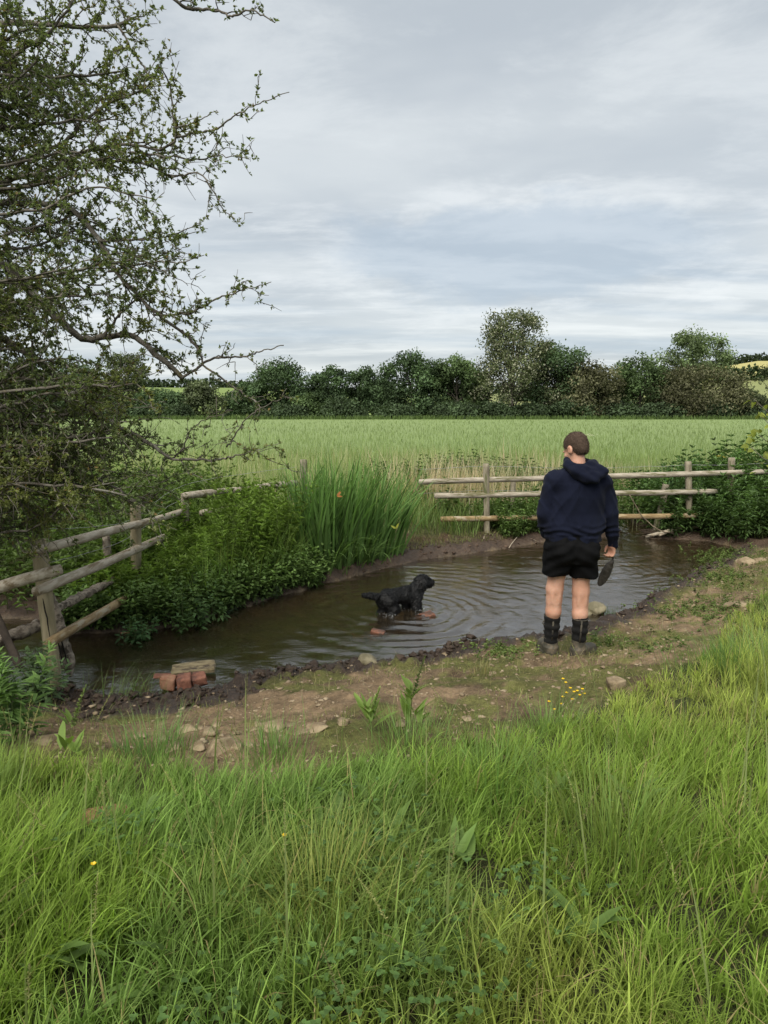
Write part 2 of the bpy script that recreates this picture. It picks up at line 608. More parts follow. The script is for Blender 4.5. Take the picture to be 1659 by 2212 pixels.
def build_ground():
    xs = axis(np.arange(-3.4, 5.0, 0.034), -1800, 1800)
    yf = np.concatenate([np.arange(2.6, 8.2, 0.034), np.arange(8.2, 13.5, 0.055)])
    ys = axis(yf, -30, 2600, 1.13)
    X, Y = np.meshgrid(xs, ys, indexing='ij')
    Z = height(X, Y)
    nx, ny = X.shape
    V = np.stack([X, Y, Z], -1).reshape(-1, 3)
    i, j = np.meshgrid(np.arange(nx - 1), np.arange(ny - 1), indexing='ij')
    Q = np.stack([i * ny + j, (i + 1) * ny + j, (i + 1) * ny + j + 1, i * ny + j + 1], -1).reshape(-1, 4)
    dn, df, ins = shore(X, Y)
    gs = grass_side(X, Y)
    n1 = fbm(X * 1.3, Y * 1.3, None, 4, 71)
    n2 = fbm(X * 5, Y * 5, None, 4, 72)
    dirt = np.array([0.205, 0.145, 0.088])
    dirt2 = np.array([0.140, 0.100, 0.060])
    moss = np.array([0.112, 0.118, 0.036])
    mud = np.array([0.042, 0.027, 0.018])
    mudr = np.array([0.080, 0.052, 0.034])
    soil = np.array([0.045, 0.050, 0.020])
    bed = np.array([0.120, 0.090, 0.056])
    meadow = np.array([0.13, 0.175, 0.06])
    crop = np.array([0.185, 0.245, 0.095])

    def mixc(a, b, w):
        return a * (1 - w[..., None]) + b * w[..., None]
    C = mixc(np.broadcast_to(dirt, X.shape + (3,)), dirt2, sstep(n1, -0.3, 0.5))
    C = mixc(C, moss, 0.85 * sstep(n2 + 0.8 * n1 + 0.45 * sstep(X, 0.3, 2.5), 0.10, 0.6))
    n3 = fbm(X * 9, Y * 9, None, 4, 73)
    C = C * (1 + 0.30 * n3[..., None])
    wetw = 1 - sstep(dn + 0.10 * n2 + 0.06 * n1 - 0.22 * sstep(-X, 0.2, 1.6), 0.16, 0.34)
    C = mixc(C, mud, wetw)
    C = mixc(C, soil, sstep(gs + 0.12 * n2, -0.08, 0.18))
    farm = (df < dn)
    mudf = mixc(np.broadcast_to(mudr, X.shape + (3,)), mud * 1.3, sstep(n2, -0.1, 0.5))
    mudf = mixc(mudf, soil * 1.4, sstep(df + 0.2 * n2, 0.5, 0.9))
    mudf = mixc(mudf, meadow, sstep(df, 1.6, 3.2))
    C = np.where(farm[..., None], mudf, C)
    C = np.where(ins[..., None], mixc(np.broadcast_to(bed, X.shape + (3,)), bed * np.array([1.5, 1.45, 1.3]), sstep(n2, 0, 0.6)), C)
    C = mixc(C, np.broadcast_to(crop, C.shape), sstep(Y, 17, 24))
    # hill fields in blocks
    az = X / np.maximum(Y, 1)
    pale = np.array([0.20, 0.22, 0.09])
    yel = np.array([0.36, 0.325, 0.13])
    lgr = np.array([0.17, 0.23, 0.07])
    C = mixc(C, np.broadcast_to(lgr, C.shape), sstep(Y, 215, 225) * (az < 0.1))
    C = mixc(C, np.broadcast_to(pale, C.shape), sstep(Y, 215, 225) * (az >= 0.1))
    C = mixc(C, np.broadcast_to(yel, C.shape), sstep(Y, 372, 376) * (az > 0.40))
    C = mixc(C, np.broadcast_to(lgr * 0.9, C.shape), sstep(Y, 560, 570))
    wet = np.clip(wetw * ~farm + ins * 1.0 + farm * (1 - sstep(df, 0.25, 0.6)), 0, 1)
    me = mesh_np('ground', V, Q, None, C.reshape(-1, 3), True, {'wet': wet.ravel()})
    m, b, out = new_mat('earth')
    c = b.n('ShaderNodeAttribute', attribute_name='Col').outputs['Color']
    w = b.n('ShaderNodeAttribute', attribute_name='wet').outputs['Fac']
    pos = b.n('ShaderNodeNewGeometry').outputs['Position']
    f1 = b.noise(pos, 28.0, 8, 0.72)
    f2 = b.noise(pos, 6.0, 6, 0.6)
    f3 = b.noise(b.mapping(pos, (1, 0.6, 1)), 0.12, 5, 0.6)
    k = b.math('MULTIPLY_ADD', b.math('SUBTRACT', f1, 0.5), 2.1, 1.0)
    k = b.math('MULTIPLY', k, b.math('MULTIPLY_ADD', b.math('SUBTRACT', f2, 0.5), 0.7, 1.0))
    k = b.math('MULTIPLY', k, b.math('MULTIPLY_ADD', b.math('SUBTRACT', f3, 0.5), 0.3, 1.0))
    sc = b.n('ShaderNodeVectorMath', operation='SCALE')
    b.set(sc, 0, c)
    b.set(sc, 'Scale', k)
    # small straw and pale grit
    vor = b.n('ShaderNodeTexVoronoi', feature='F1', ins={'Scale': 90.0, 'Randomness': 1.0})
    b.set(vor, 0, pos)
    grit = b.math('MULTIPLY', b.math('LESS_THAN', vor.outputs['Distance'], 0.20), b.ramp(f2, 0.5, 0.62))
    grit = b.math('MULTIPLY', grit, b.math('SUBTRACT', 1.0, w))
    col = b.mix(b.math('MULTIPLY', grit, 0.5), sc.outputs[0], (0.34, 0.26, 0.17))
    bp = b.n('ShaderNodeBump', ins={'Strength': 1.0, 'Distance': 0.035})
    b.set(bp, 'Height', f1)
    pbsdf(b, out, Base_Color=col, Roughness=b.math('MULTIPLY_ADD', w, -0.42, 0.92), Specular_IOR_Level=b.math('MULTIPLY_ADD', w, 0.3, 0.15), Normal=bp.outputs[0])
    tag(link('ground', me, m), kind='structure')


build_ground()

DOG = G(868, 1322, -0.02)


def build_water():
    h = 0.034
    xs = np.arange(-6.0, 6.3, h)
    ys = np.arange(4.3, 15.5, h)
    X, Y = np.meshgrid(xs, ys, indexing='ij')
    dn, df, ins = shore(X, Y)
    keep = ins | (np.minimum(dn, df) < 0.12)
    rd = np.hypot(X - DOG[0] + 0.05, (Y - DOG[1]) * 1.0)
    wob = 0.09 * fbm(X * 1.7, Y * 1.7, None, 3, 91)
    patch = 0.35 + 0.9 * sstep(fbm(X * 1.1, Y * 1.6, None, 2, 93), -0.45, 0.45)
    ring = patch * np.exp(-rd / 1.2) * sstep(rd, 0.12, 0.4) * np.sin((rd + wob) * 2 * np.pi / 0.20)
    rc = np.hypot(X - 2.9, Y - 9.7)
    ring2 = np.exp(-rc / 1.0) * np.sin((rc + wob) * 2 * np.pi / 0.15) * sstep(rc, .1, .4)
    flow = fbm(X * 3.2 + Y * 0.8, Y * 7.0 - X * 1.5, None, 4, 95, 0.55)
    calm = 0.25 + 0.75 * sstep(X, -1.9, -0.4)
    rapid = sstep(Y, 11.4, 12.2)
    Z = calm * (0.0120 * ring + 0.0045 * patch * ring2 + 0.0030 * flow) + rapid * (0.02 * np.abs(fbm(X * 9, Y * 9, None, 4, 97)) + 0.03 * (Y - 11.6))
    spl = np.exp(-(rd / 0.30) ** 2) * 0.014 * np.abs(fbm(X * 16, Y * 16, None, 3, 99))
    Z = Z + spl
    nx, ny = X.shape
    i, j = np.meshgrid(np.arange(nx - 1), np.arange(ny - 1), indexing='ij')
    ok = (keep[:-1, :-1] & keep[1:, :-1] & keep[:-1, 1:] & keep[1:, 1:])
    i, j = i[ok], j[ok]
    Q = np.stack([i * ny + j, (i + 1) * ny + j, (i + 1) * ny + j + 1, i * ny + j + 1], -1)
    used = np.unique(Q)
    rm = np.full(nx * ny, -1)
    rm[used] = np.arange(len(used))
    V = np.stack([X, Y, Z], -1).reshape(-1, 3)[used]
    me = mesh_np('stream_water', V, rm[Q])
    # the stream goes on out of the frame to the left
    m, b, out = new_mat('stream_water')
    pos = b.n('ShaderNodeNewGeometry').outputs['Position']
    n1 = b.noise(b.mapping(pos, (1.0, 2.2, 1), (0, 0, 0), (0, 0, 0.25)), 11.0, 5, 0.6, 0.3)
    n2 = b.noise(b.mapping(pos, (1.0, 1.6, 1)), 3.0, 3, 0.5)
    hgt = b.math('MULTIPLY', n1, b.ramp(n2, 0.3, 0.7))
    bp = b.n('ShaderNodeBump', ins={'Strength': 0.20, 'Distance': 0.03})
    b.set(bp, 'Height', hgt)
    fr = b.n('ShaderNodeFresnel', ins={'IOR': 2.0})
    b.set(fr, 'Normal', bp)
    tr = b.n('ShaderNodeBsdfTransparent')
    b.set(tr, 0, (0.68, 0.60, 0.46, 1))
    mk = b.n('ShaderNodeBsdfDiffuse')
    b.set(mk, 0, (0.120, 0.092, 0.058, 1))
    mt = b.n('ShaderNodeMixShader', ins={0: 0.16})
    b.set(mt, 1, tr)
    b.set(mt, 2, mk)
    gl = b.n('ShaderNodeBsdfGlossy', ins={'Roughness': 0.03})
    b.set(gl, 0, (1, 1, 1, 1))
    b.set(gl, 'Normal', bp)
    mx = b.n('ShaderNodeMixShader')
    b.set(mx, 0, fr)
    b.set(mx, 1, mt)
    b.set(mx, 2, gl)
    b.set(out, 0, mx)
    tag(link('stream_water', me, m), kind='structure')


build_water()

# ------------------------------------------------------------------ fences
M_RAIL = rough_mat('weathered_rail', (0.30, 0.25, 0.18), (0.47, 0.415, 0.33), 5.0, 0.85, 0.35, 30.0, (0.20, 0.15, 0.09), (6, 0.9, 6))
M_RAILG = rough_mat('grey_rail', (0.25, 0.215, 0.165), (0.40, 0.355, 0.285), 5.0, 0.85, 0.4, 30.0, (0.13, 0.12, 0.06), (0.8, 6, 6))
M_RAILB = rough_mat('brown_rail', (0.20, 0.135, 0.065), (0.32, 0.235, 0.125), 6.0, 0.85, 0.4, 30.0, (0.36, 0.31, 0.22), (1.2, 4, 4))
M_RAILL = rough_mat('lichened_brown_rail', (0.20, 0.135, 0.065), (0.32, 0.235, 0.125), 6.0, 0.85, 0.4, 30.0, (0.36, 0.31, 0.22), (5, 1.0, 5))
M_POST = rough_mat('tan_post', (0.225, 0.19, 0.115), (0.31, 0.265, 0.17), 3.0, 0.85, 0.3, 30.0, (0.16, 0.15, 0.08), (5, 5, 0.8))
M_POSTG = rough_mat('grey_post', (0.17, 0.145, 0.10), (0.28, 0.245, 0.18), 4.0, 0.88, 0.4, 30.0, (0.11, 0.12, 0.05), (6, 6, 1.0))
M_OLD = rough_mat('old_split_wood', (0.13, 0.105, 0.08), (0.33, 0.28, 0.22), 7.0, 0.92, 0.8, 24.0, (0.07, 0.055, 0.04), (2.2, 2.2, 2.2))
M_CRACK = rough_mat('crack_dark', (0.012, 0.010, 0.008), (0.02, 0.016, 0.012))
M_WIRE = rough_mat('galvanised_wire', (0.25, 0.25, 0.25), (0.34, 0.34, 0.33), rough=0.55)


def pole(name, a, b, r, mat, parent, sides=14, n=22, rough=0.05, seed=0, wob=0.003, r2=None, squash=None, bow=0.0):
    a, b = np.asarray(a, float), np.asarray(b, float)
    t = np.linspace(0, 1, n)[:, None]
    rg = np.random.default_rng(seed + 300)
    w = np.stack([np.interp(np.linspace(0, 1, n), np.linspace(0, 1, 6), rg.normal(0, wob, 6)) for _ in range(3)], 1)
    pts = a + (b - a) * t + w
    pts[:, 2] -= bow * (4 * t[:, 0] * (1 - t[:, 0]))
    rad = np.linspace(r, r if r2 is None else r2, n)
    rad[0] *= 0.90
    rad[-1] *= 0.90
    V, Q, T = tube(pts, rad, sides, rough, seed, True, squash)
    me = mesh_np(name, V, Q, T)
    return link(name, me, mat, parent)


def extend(A, B, u):
    """point on the line AB that is seen at horizontal position u"""
    A, B = np.asarray(A), np.asarray(B)
    lo, hi = -3.0, 4.0
    f = lambda s: proj(A + (B - A) * s)[0] - u
    s = np.linspace(-1.5, 4, 4000)
    k = np.argmin(np.abs([f(q) for q in s]))
    return A + (B - A) * s[k]


def build_left_fence():
    b0 = G(121, 1486, 0.0)
    f = empty('rail_fence', (b0[0], b0[1], 0), 'round-rail wooden fence standing in the stream at the left, three sloping rails', 'fence')
    ya, yb = b0[1], 7.40
    # posts
    top = P(84, 1165, ya + 0.10)
    bot = P(124, 1500, ya)
    bot[2] = -0.15
    p1 = pole('post', bot, top, 0.050, M_POST, f, seed=1, r2=0.062)
    # a long drying crack in the near post
    c0, c1 = P(94, 1292, ya - 0.005), P(112, 1392, ya - 0.025)
    ax = polyline([c0, (c0 * .6 + c1 * .4) + np.array([.004, 0, 0]), c1], 8, 0.001, 3)
    V, Q, T = tube(ax - np.array([0, 0.012, 0]), [0.002, .005, .006, .006, .005, .004, .003, .001], 5)
    link('crack', mesh_np('crack', V, Q, T), M_CRACK, p1)
    q = P(294, 1322, yb)
    pole('post', (q[0], yb, -0.1), P(292.5, 1086, yb), 0.054, M_POST, f, seed=2, r2=0.056)
    # rails
    A, B = P(85, 1187, ya - 0.0), P(294, 1131, yb - 0.10)
    A1, B1 = extend(A, B, 69), extend(A, B, 401)
    pole('rail', A1, B1, 0.039, M_RAIL, f, seed=3, bow=0.01)
    corner = B1
    A, B = P(90, 1274, ya - 0.09), P(294, 1187, yb - 0.10)
    pole('rail', extend(A, B, 79), extend(A, B, 360), 0.042, M_RAIL, f, seed=4)
    A, B = P(112, 1385, ya - 0.09), P(294, 1280, yb - 0.10)
    pole('rail', extend(A, B, 103), extend(A, B, 331), 0.040, M_RAILL, f, seed=5)
    # the rail of the next bay, running out of the frame, and its far post
    A, B = P(132, 1229, ya - 0.12), P(0, 1270, ya - 0.42)
    C = extend(A, B, -420)
    pole('rail', A, C, 0.043, M_RAIL, f, seed=6)
    e = A + (C - A) * 0.93
    pole('post', (e[0], e[1] + 0.1, -0.2), (e[0], e[1] + 0.1, e[2] + 0.3), 0.056, M_POST, f, seed=7)
    # corner to the middle post and on behind the flag leaves
    m0 = P(398, 1071, 8.75)
    m1 = P(640, 1044, 10.1)
    pole('post', (m0[0] - .02, m0[1] + .08, 0.2), (m0[0] - .02, m0[1] + .08, m0[2] + 0.02), 0.05, M_POSTG, f, seed=8)
    pole('rail', m0, m1, 0.046, M_RAILG, f, seed=9)
    pole('rail', m0 - np.array([-.2, 0, .22]), m1 - np.array([.1, -.05, .22]), 0.044, M_RAILG, f, seed=10)
    pp = P(656, 993, 10.2)
    pole('post', (pp[0], 10.2, 0.2), pp, 0.055, M_POSTG, f, seed=12)
    # barbed wire
    for k, (za, zb) in enumerate(((0.13, 0.05), (-0.14, -0.12))):
        a, b, c = np.array([top[0] + .06, ya + .1, top[2] - .05 + za]), np.array([q[0], yb + .06, 0.98 + zb]), np.array([corner[0], corner[1] + .2, 1.18 + zb])
        w = polyline([a, (a + b) / 2 + np.array([0, 0, -.03]), b, c, m1 + np.array([0, .1, .1 + za])], 50, 0.003, k)
        V, Q, T = tube(w, 0.0022, 4)
        link('wire', mesh_np('wire', V, Q, T), M_WIRE, f)
    return f


def build_old_fence():
    y = 5.75
    o = empty('old_split_fence', (P(108, 1294, y)[0], y, 0), 'remains of an old split-wood fence with a leaning post, behind the left rail fence', 'fence')
    # leaning, splintered post whose foot hangs in the water
    a, b = P(106, 1285, 5.66), P(153, 1462, 5.52)
    pts = polyline([a, (a + b) / 2 + np.array([.01, 0, .02]), b], 26, 0.004, 4)
    rad = np.linspace(0.040, 0.052, 26)
    rad[-4:] *= np.array([0.9, 0.72, 0.5, 0.25])
    V, Q, T = tube(pts, rad, 16, 0.28, 17)
    pst = link('post', mesh_np('post', V, Q, T), M_OLD, o)
    for k, du in enumerate((-4, 5)):
        c0, c1 = P(126 + du, 1375, 5.505), P(143 + du, 1440, 5.465)
        V, Q, T = tube(polyline([c0, (c0 + c1) / 2, c1], 6, .002, k), [.002, .006, .007, .006, .004, .001], 5)
        link('crack', mesh_np('crack', V, Q, T), M_CRACK, pst)
    # split rails
    for k, (p, q, r) in enumerate(((P(112, 1322, 5.75), P(256, 1249, 7.25), .045), (P(-160, 1462, 4.9), P(84, 1349, 5.62), .066))):
        pts = polyline([p, (p + q) / 2 + np.array([0, 0, .012]), q], 46, 0.004, 9 + k)
        V, Q, T = tube(pts, r * (1 + 0.1 * np.sin(np.arange(46) * .7)), 14, 0.30, 31 + k, True, 0.7)
        link('rail', mesh_np('rail', V, Q, T), M_OLD, o)
    a, b = P(229, 1158, 7.3), P(240, 1300, 7.3)
    b[2] = 0.0
    V, Q, T = tube(polyline([a, b], 20), np.linspace(.04, .05, 20), 12, 0.2, 8)
    link('post', mesh_np('post', V, Q, T), M_OLD, o)
    a, b = P(-26, 1290, 5.2), P(46, 1448, 5.2)
    V, Q, T = tube(polyline([a, b], 14), .034, 8, 0.06, 5, True, 0.35)
    link('brace', mesh_np('brace', V, Q, T), rough_mat('dark_brace', (0.045, 0.036, 0.03), (0.09, 0.07, 0.055), 6), o)


def build_back_fence():
    y = 11.55
    o = empty('post_and_rail_fence', (P(1050, 1150, y)[0], y, 0.15), 'grey post-and-rail fence crossing behind the man and the pool', 'fence')
    pole('rail', P(905, 1041, y - .08), P(1662, 1019, 12.15), 0.047, M_RAILG, o, n=40, seed=21)
    pole('rail', P(938, 1071, y - .08), P(1548, 1062, 11.95), 0.046, M_RAILG, o, n=34, seed=22)
    pole('rail', P(952, 1122, y - .08), P(1527, 1113, 11.95), 0.046, M_RAILB, o, n=34, seed=23)
    for k, (u, vt, vb, yy, r, lean) in enumerate(((1050, 1001, 1160, y + .02, .052, 2), (1487, 996, 1146, 12.02, .056, 3), (1581, 988, 1070, 12.15, .058, 0), (1425, 1046, 1150, 12.2, .062, -14),
                                                  (1109, 1030, 1075, 12.3, .045, 0), (1712, 985, 1100, 12.2, .06, 0))):
        a, b = P(u - (lean if lean < 0 else 0), vt, yy), P(u + lean, vb, yy)
        b[2] = min(b[2], hz1(b[0], b[1])) - 0.12
        pole('post', b, a, r * 0.95, M_POSTG, o, seed=30 + k, r2=r)
    for v0, dz in ((1008, 0.0), (1060, 0.0)):
        w = polyline([P(905, v0 + 6, y + .05), P(1050, v0, y + .05), P(1270, v0 + 3, 11.8), P(1487, v0 - 3, 12.05), P(1581, v0 - 4, 12.2), P(1680, v0 - 8, 12.3)], 60, 0.004, 3)
        V, Q, T = tube(w, 0.0025, 4)
        link('wire', mesh_np('wire', V, Q, T), M_WIRE, o)


build_left_fence()
build_old_fence()
build_back_fence()

# ------------------------------------------------------------------ signed-distance modelling (organic bodies, stones)
class Field:
    """a distance field on a grid; primitives are blended in with smooth unions"""
    def __init__(s, lo, hi, h, far=0.12):
        s.lo, s.h = np.array(lo, float), h
        s.n = np.ceil((np.array(hi) - s.lo) / h).astype(int) + 1
        s.f = np.full(s.n, far)
        s.ax = [s.lo[i] + np.arange(s.n[i]) * h for i in range(3)]

    def _slc(s, lo, hi):
        a = np.clip(np.floor((np.asarray(lo) - s.lo) / s.h).astype(int), 0, s.n)
        b = np.clip(np.ceil((np.asarray(hi) - s.lo) / s.h).astype(int) + 1, 0, s.n)
        sl = tuple(slice(x, y) for x, y in zip(a, b))
        g = np.meshgrid(*[s.ax[i][sl[i]] for i in range(3)], indexing='ij')
        return sl, g

    def blend(s, sl, d, k, op='u'):
        f = s.f[sl]
        if op == 'u':
            hh = np.clip(0.5 + 0.5 * (f - d) / k, 0, 1) if k > 0 else (d < f) * 1.0
            s.f[sl] = f * (1 - hh) + d * hh - k * hh * (1 - hh)
        elif op == 's':
            hh = np.clip(0.5 - 0.5 * (f + d) / k, 0, 1) if k > 0 else (-d > f) * 1.0
            s.f[sl] = f * (1 - hh) - d * hh + k * hh * (1 - hh)

    def cone(s, a, b, r1, r2, k=0.02, op='u', flat=None):
        a, b = np.asarray(a, float), np.asarray(b, float)
        m = max(r1, r2) + k * 1.5 + 0.03
        sl, (x, y, z) = s._slc(np.minimum(a, b) - m, np.maximum(a, b) + m)
        ab = b - a
        t = np.clip(((x - a[0]) * ab[0] + (y - a[1]) * ab[1] + (z - a[2]) * ab[2]) / (ab @ ab + 1e-12), 0, 1)
        d = np.sqrt((x - a[0] - t * ab[0]) ** 2 + (y - a[1] - t * ab[1]) ** 2 + (z - a[2] - t * ab[2]) ** 2) - (r1 + (r2 - r1) * t)
        s.blend(sl, d, k, op)
        return s

    def chain(s, pts, rad, k=0.02, op='u'):
        for i in range(len(pts) - 1):
            s.cone(pts[i], pts[i + 1], rad[i], rad[i + 1], k, op)
        return s

    def ell(s, c, r, k=0.02, op='u', rot=None, p=2.0):
        c, r = np.asarray(c, float), np.asarray(r, float)
        m = r.max() + k * 1.5 + 0.03
        sl, (x, y, z) = s._slc(c - m, c + m)
        q = np.stack([x - c[0], y - c[1], z - c[2]], -1)
        if rot is not None:
            q = q @ np.array(rot)          # rot: columns are the local axes
        e = (np.abs(q / r) ** p).sum(-1) ** (1 / p)
        g = np.sqrt(((q / r ** 2) ** 2).sum(-1)) + 1e-6
        d = np.where(e < 0.3, (e - 1) * r.min(), e * (e - 1) / g if p == 2.0 else (e - 1) * r.min())
        s.blend(sl, d, k, op)
        return s

    def loft(s, rows, k=0.02, op='u', p=2.3):
        """stack of super-ellipses: rows of (z, cx, cy, rx, ry)"""
        R_ = np.array(sorted(rows))
        m = 0.05
        lo = [(R_[:, 1] - R_[:, 3]).min() - m, (R_[:, 2] - R_[:, 4]).min() - m, R_[0, 0] - m]
        hi = [(R_[:, 1] + R_[:, 3]).max() + m, (R_[:, 2] + R_[:, 4]).max() + m, R_[-1, 0] + m]
        sl, (x, y, z) = s._slc(lo, hi)
        zz = z[0, 0]
        cx, cy, rx, ry = (np.interp(zz, R_[:, 0], R_[:, i]) for i in (1, 2, 3, 4))
        e = (np.abs((x - cx) / rx) ** p + np.abs((y - cy) / ry) ** p) ** (1 / p)
        d = (e - 1) * np.minimum(rx, ry)
        cap = np.maximum(R_[0, 0] - z, z - R_[-1, 0])
        d = np.maximum(d, cap)
        s.blend(sl, d, k, op)
        return s

    def disp(s, fn):
        g = np.meshgrid(*s.ax, indexing='ij')
        near = np.abs(s.f) < 0.06
        s.f[near] += fn(g[0][near], g[1][near], g[2][near])
        return s

    def surface(s):
        f = s.f
        ins = f < 0
        nx, ny, nz = f.shape
        c = np.zeros((nx - 1, ny - 1, nz - 1), np.int8)
        for a in (0, 1):
            for b in (0, 1):
                for d in (0, 1):
                    c += ins[a:nx - 1 + a, b:ny - 1 + b, d:nz - 1 + d]
        act = (c > 0) & (c < 8)
        idx = np.full(act.shape, -1, np.int64)
        I, J, K = np.nonzero(act)
        idx[I, J, K] = np.arange(len(I))
        acc = np.zeros((len(I), 3))
        cnt = np.zeros(len(I))
        cor = [(a, b, d) for a in (0, 1) for b in (0, 1) for d in (0, 1)]
        for p in cor:
            for ax in range(3):
                if p[ax] == 0:
                    q = list(p)
                    q[ax] = 1
                    fa = f[I + p[0], J + p[1], K + p[2]]
                    fb = f[I + q[0], J + q[1], K + q[2]]
                    x = (fa < 0) != (fb < 0)
                    t = np.where(x, fa / np.where(x, fa - fb, 1), 0)
                    pos = np.array(p, float)[None, :].repeat(len(I), 0)
                    pos[:, ax] += t
                    acc += np.where(x[:, None], pos, 0)
                    cnt += x
        V = (np.stack([I, J, K], 1) + acc / cnt[:, None]) * s.h + s.lo
        Q = []
        for ax in range(3):
            o1, o2 = [(1, 2), (2, 0), (0, 1)][ax]
            sl0 = [slice(1, -1)] * 3
            a_sl, b_sl = list(sl0), list(sl0)
            a_sl[ax], b_sl[ax] = slice(0, -1), slice(1, None)
            A, B = ins[tuple(a_sl)], ins[tuple(b_sl)]
            e = np.nonzero(A != B)
            g = [e[0].copy(), e[1].copy(), e[2].copy()]
            for d in range(3):
                if d != ax:
                    g[d] = g[d] + 1
            def cell(d1, d2):
                h = [q.copy() for q in g]
                h[o1] -= d1
                h[o2] -= d2
                return idx[h[0], h[1], h[2]]
            quad = np.stack([cell(1, 1), cell(0, 1), cell(0, 0), cell(1, 0)], 1)
            flip = ~A[e]
            quad[flip] = quad[flip][:, ::-1]
            Q.append(quad)
        Q = np.concatenate(Q)
        return V, Q[(Q >= 0).all(1)]


def smooth_mesh(V, Q, it=2, lam=0.5):
    V = V.copy()
    E = np.concatenate([Q[:, [0, 1]], Q[:, [1, 2]], Q[:, [2, 3]], Q[:, [3, 0]]])
    n = len(V)
    deg = np.bincount(E[:, 0], minlength=n) + np.bincount(E[:, 1], minlength=n)
    for _ in range(it):
        A = np.zeros_like(V)
        for k in range(3):
            A[:, k] = np.bincount(E[:, 0], V[E[:, 1], k], n) + np.bincount(E[:, 1], V[E[:, 0], k], n)
        V += lam * (A / np.maximum(deg, 1)[:, None] - V)
    return V


# ------------------------------------------------------------------ stones, bricks, boards, driftwood
M_STONE = rough_mat('tan_stone', (0.17, 0.125, 0.075), (0.30, 0.235, 0.15), 9.0, 0.9, 0.8, 24.0, (0.11, 0.085, 0.05))
M_STONEG = rough_mat('wet_stone', (0.12, 0.105, 0.06), (0.22, 0.19, 0.12), 9.0, 0.6, 0.5, 30.0, (0.08, 0.09, 0.03))
M_BRICK = rough_mat('red_brick', (0.19, 0.078, 0.052), (0.28, 0.125, 0.082), 16.0, 0.75, 0.8, 40.0, (0.11, 0.055, 0.042))
M_BRICKW = rough_mat('wet_brick', (0.17, 0.07, 0.04), (0.26, 0.115, 0.07), 14.0, 0.45, 0.6, 50.0, (0.09, 0.05, 0.035))
M_BRICKO = rough_mat('orange_brick', (0.25, 0.115, 0.068), (0.33, 0.18, 0.115), 12.0, 0.8, 0.45, 60.0, (0.26, 0.12, 0.07))
M_BOARD = rough_mat('wet_board', (0.20, 0.155, 0.085), (0.30, 0.245, 0.14), 6.0, 0.7, 0.5, 30.0, (0.07, 0.05, 0.035), (2, 6, 2))
M_TWIG = rough_mat('drift_twigs', (0.13, 0.10, 0.07), (0.24, 0.19, 0.13), 9.0)
M_TWIGD = rough_mat('drift_debris', (0.055, 0.038, 0.028), (0.13, 0.095, 0.065), 9.0)
M_LOG = rough_mat('pale_drift_branch', (0.34, 0.285, 0.205), (0.46, 0.40, 0.31), 8.0, 0.8, 0.4, 40, (0.22, 0.18, 0.13))


def stone(name, c, size, mat, seed, label, cat='stone', group=None, rot=0.0, boxy=0.35, cuts=11, lim0=.60):
    """an irregular stone: a subdivided cube pushed between box and ball, cut by facets and noise"""
    r = np.random.default_rng(seed)
    n = 9
    g = np.linspace(-1, 1, n)
    Vs, Qs, o = [], [], 0
    for ax in range(3):
        for s in (-1, 1):
            A, B = np.meshgrid(g, g, indexing='ij')
            v = np.zeros((n, n, 3))
            v[..., ax] = s
            v[..., (ax + 1) % 3] = A * s
            v[..., (ax + 2) % 3] = B
            Vs.append(v.reshape(-1, 3))
            i, j = np.meshgrid(np.arange(n - 1), np.arange(n - 1), indexing='ij')
            Qs.append(np.stack([i * n + j, (i + 1) * n + j, (i + 1) * n + j + 1, i * n + j + 1], -1).reshape(-1, 4) + o)
            o += n * n
    V, Q = np.concatenate(Vs), np.concatenate(Qs)
    key = np.round(V * 1000).astype(int)
    _, first, inv = np.unique(key, axis=0, return_index=True, return_inverse=True)
    V, Q = V[first], inv.ravel()[Q]
    ball = unit(V)
    V = V * boxy + ball * (1 - boxy) * 1.15
    for _ in range(cuts):
        nn = unit(r.normal(size=3))
        dd = V @ nn
        lim = r.uniform(lim0, lim0 + .3)
        V = V - np.maximum(dd - lim, 0)[:, None] * nn * 0.9
    V = V + ball * (0.07 * fbm(V[:, 0] * 2 + seed, V[:, 1] * 2, V[:, 2] * 2, 3, seed))[:, None]
    V = V * np.array(size) / 2
    cs, sn = math.cos(rot), math.sin(rot)
    V = V @ np.array([[cs, sn, 0], [-sn, cs, 0], [0, 0, 1]])
    V = V + np.asarray(c)
    me = mesh_np(name, V, Q)
    return tag(link(name, me, mat, None, (c[0], c[1], c[2])), label, cat, group)


def brick(c, size, rot, tilt, mat, label, seed, group=None, name='brick'):
    r = np.random.default_rng(seed)
    bm_n = 7
    g = np.linspace(-1, 1, bm_n)
    o = stone(name, (0, 0, 0), size, mat, seed, label, 'brick', group, 0, 0.96, 7, 1.05)
    me = o.data
    me.transform(Matrix.Translation(Vector(c)) @ Matrix.Rotation(rot, 4, 'Z') @ Matrix.Rotation(tilt[0], 4, 'X') @ Matrix.Rotation(tilt[1], 4, 'Y'))
    o.location = c
    me.transform(Matrix.Translation(-Vector(c)))
    return o


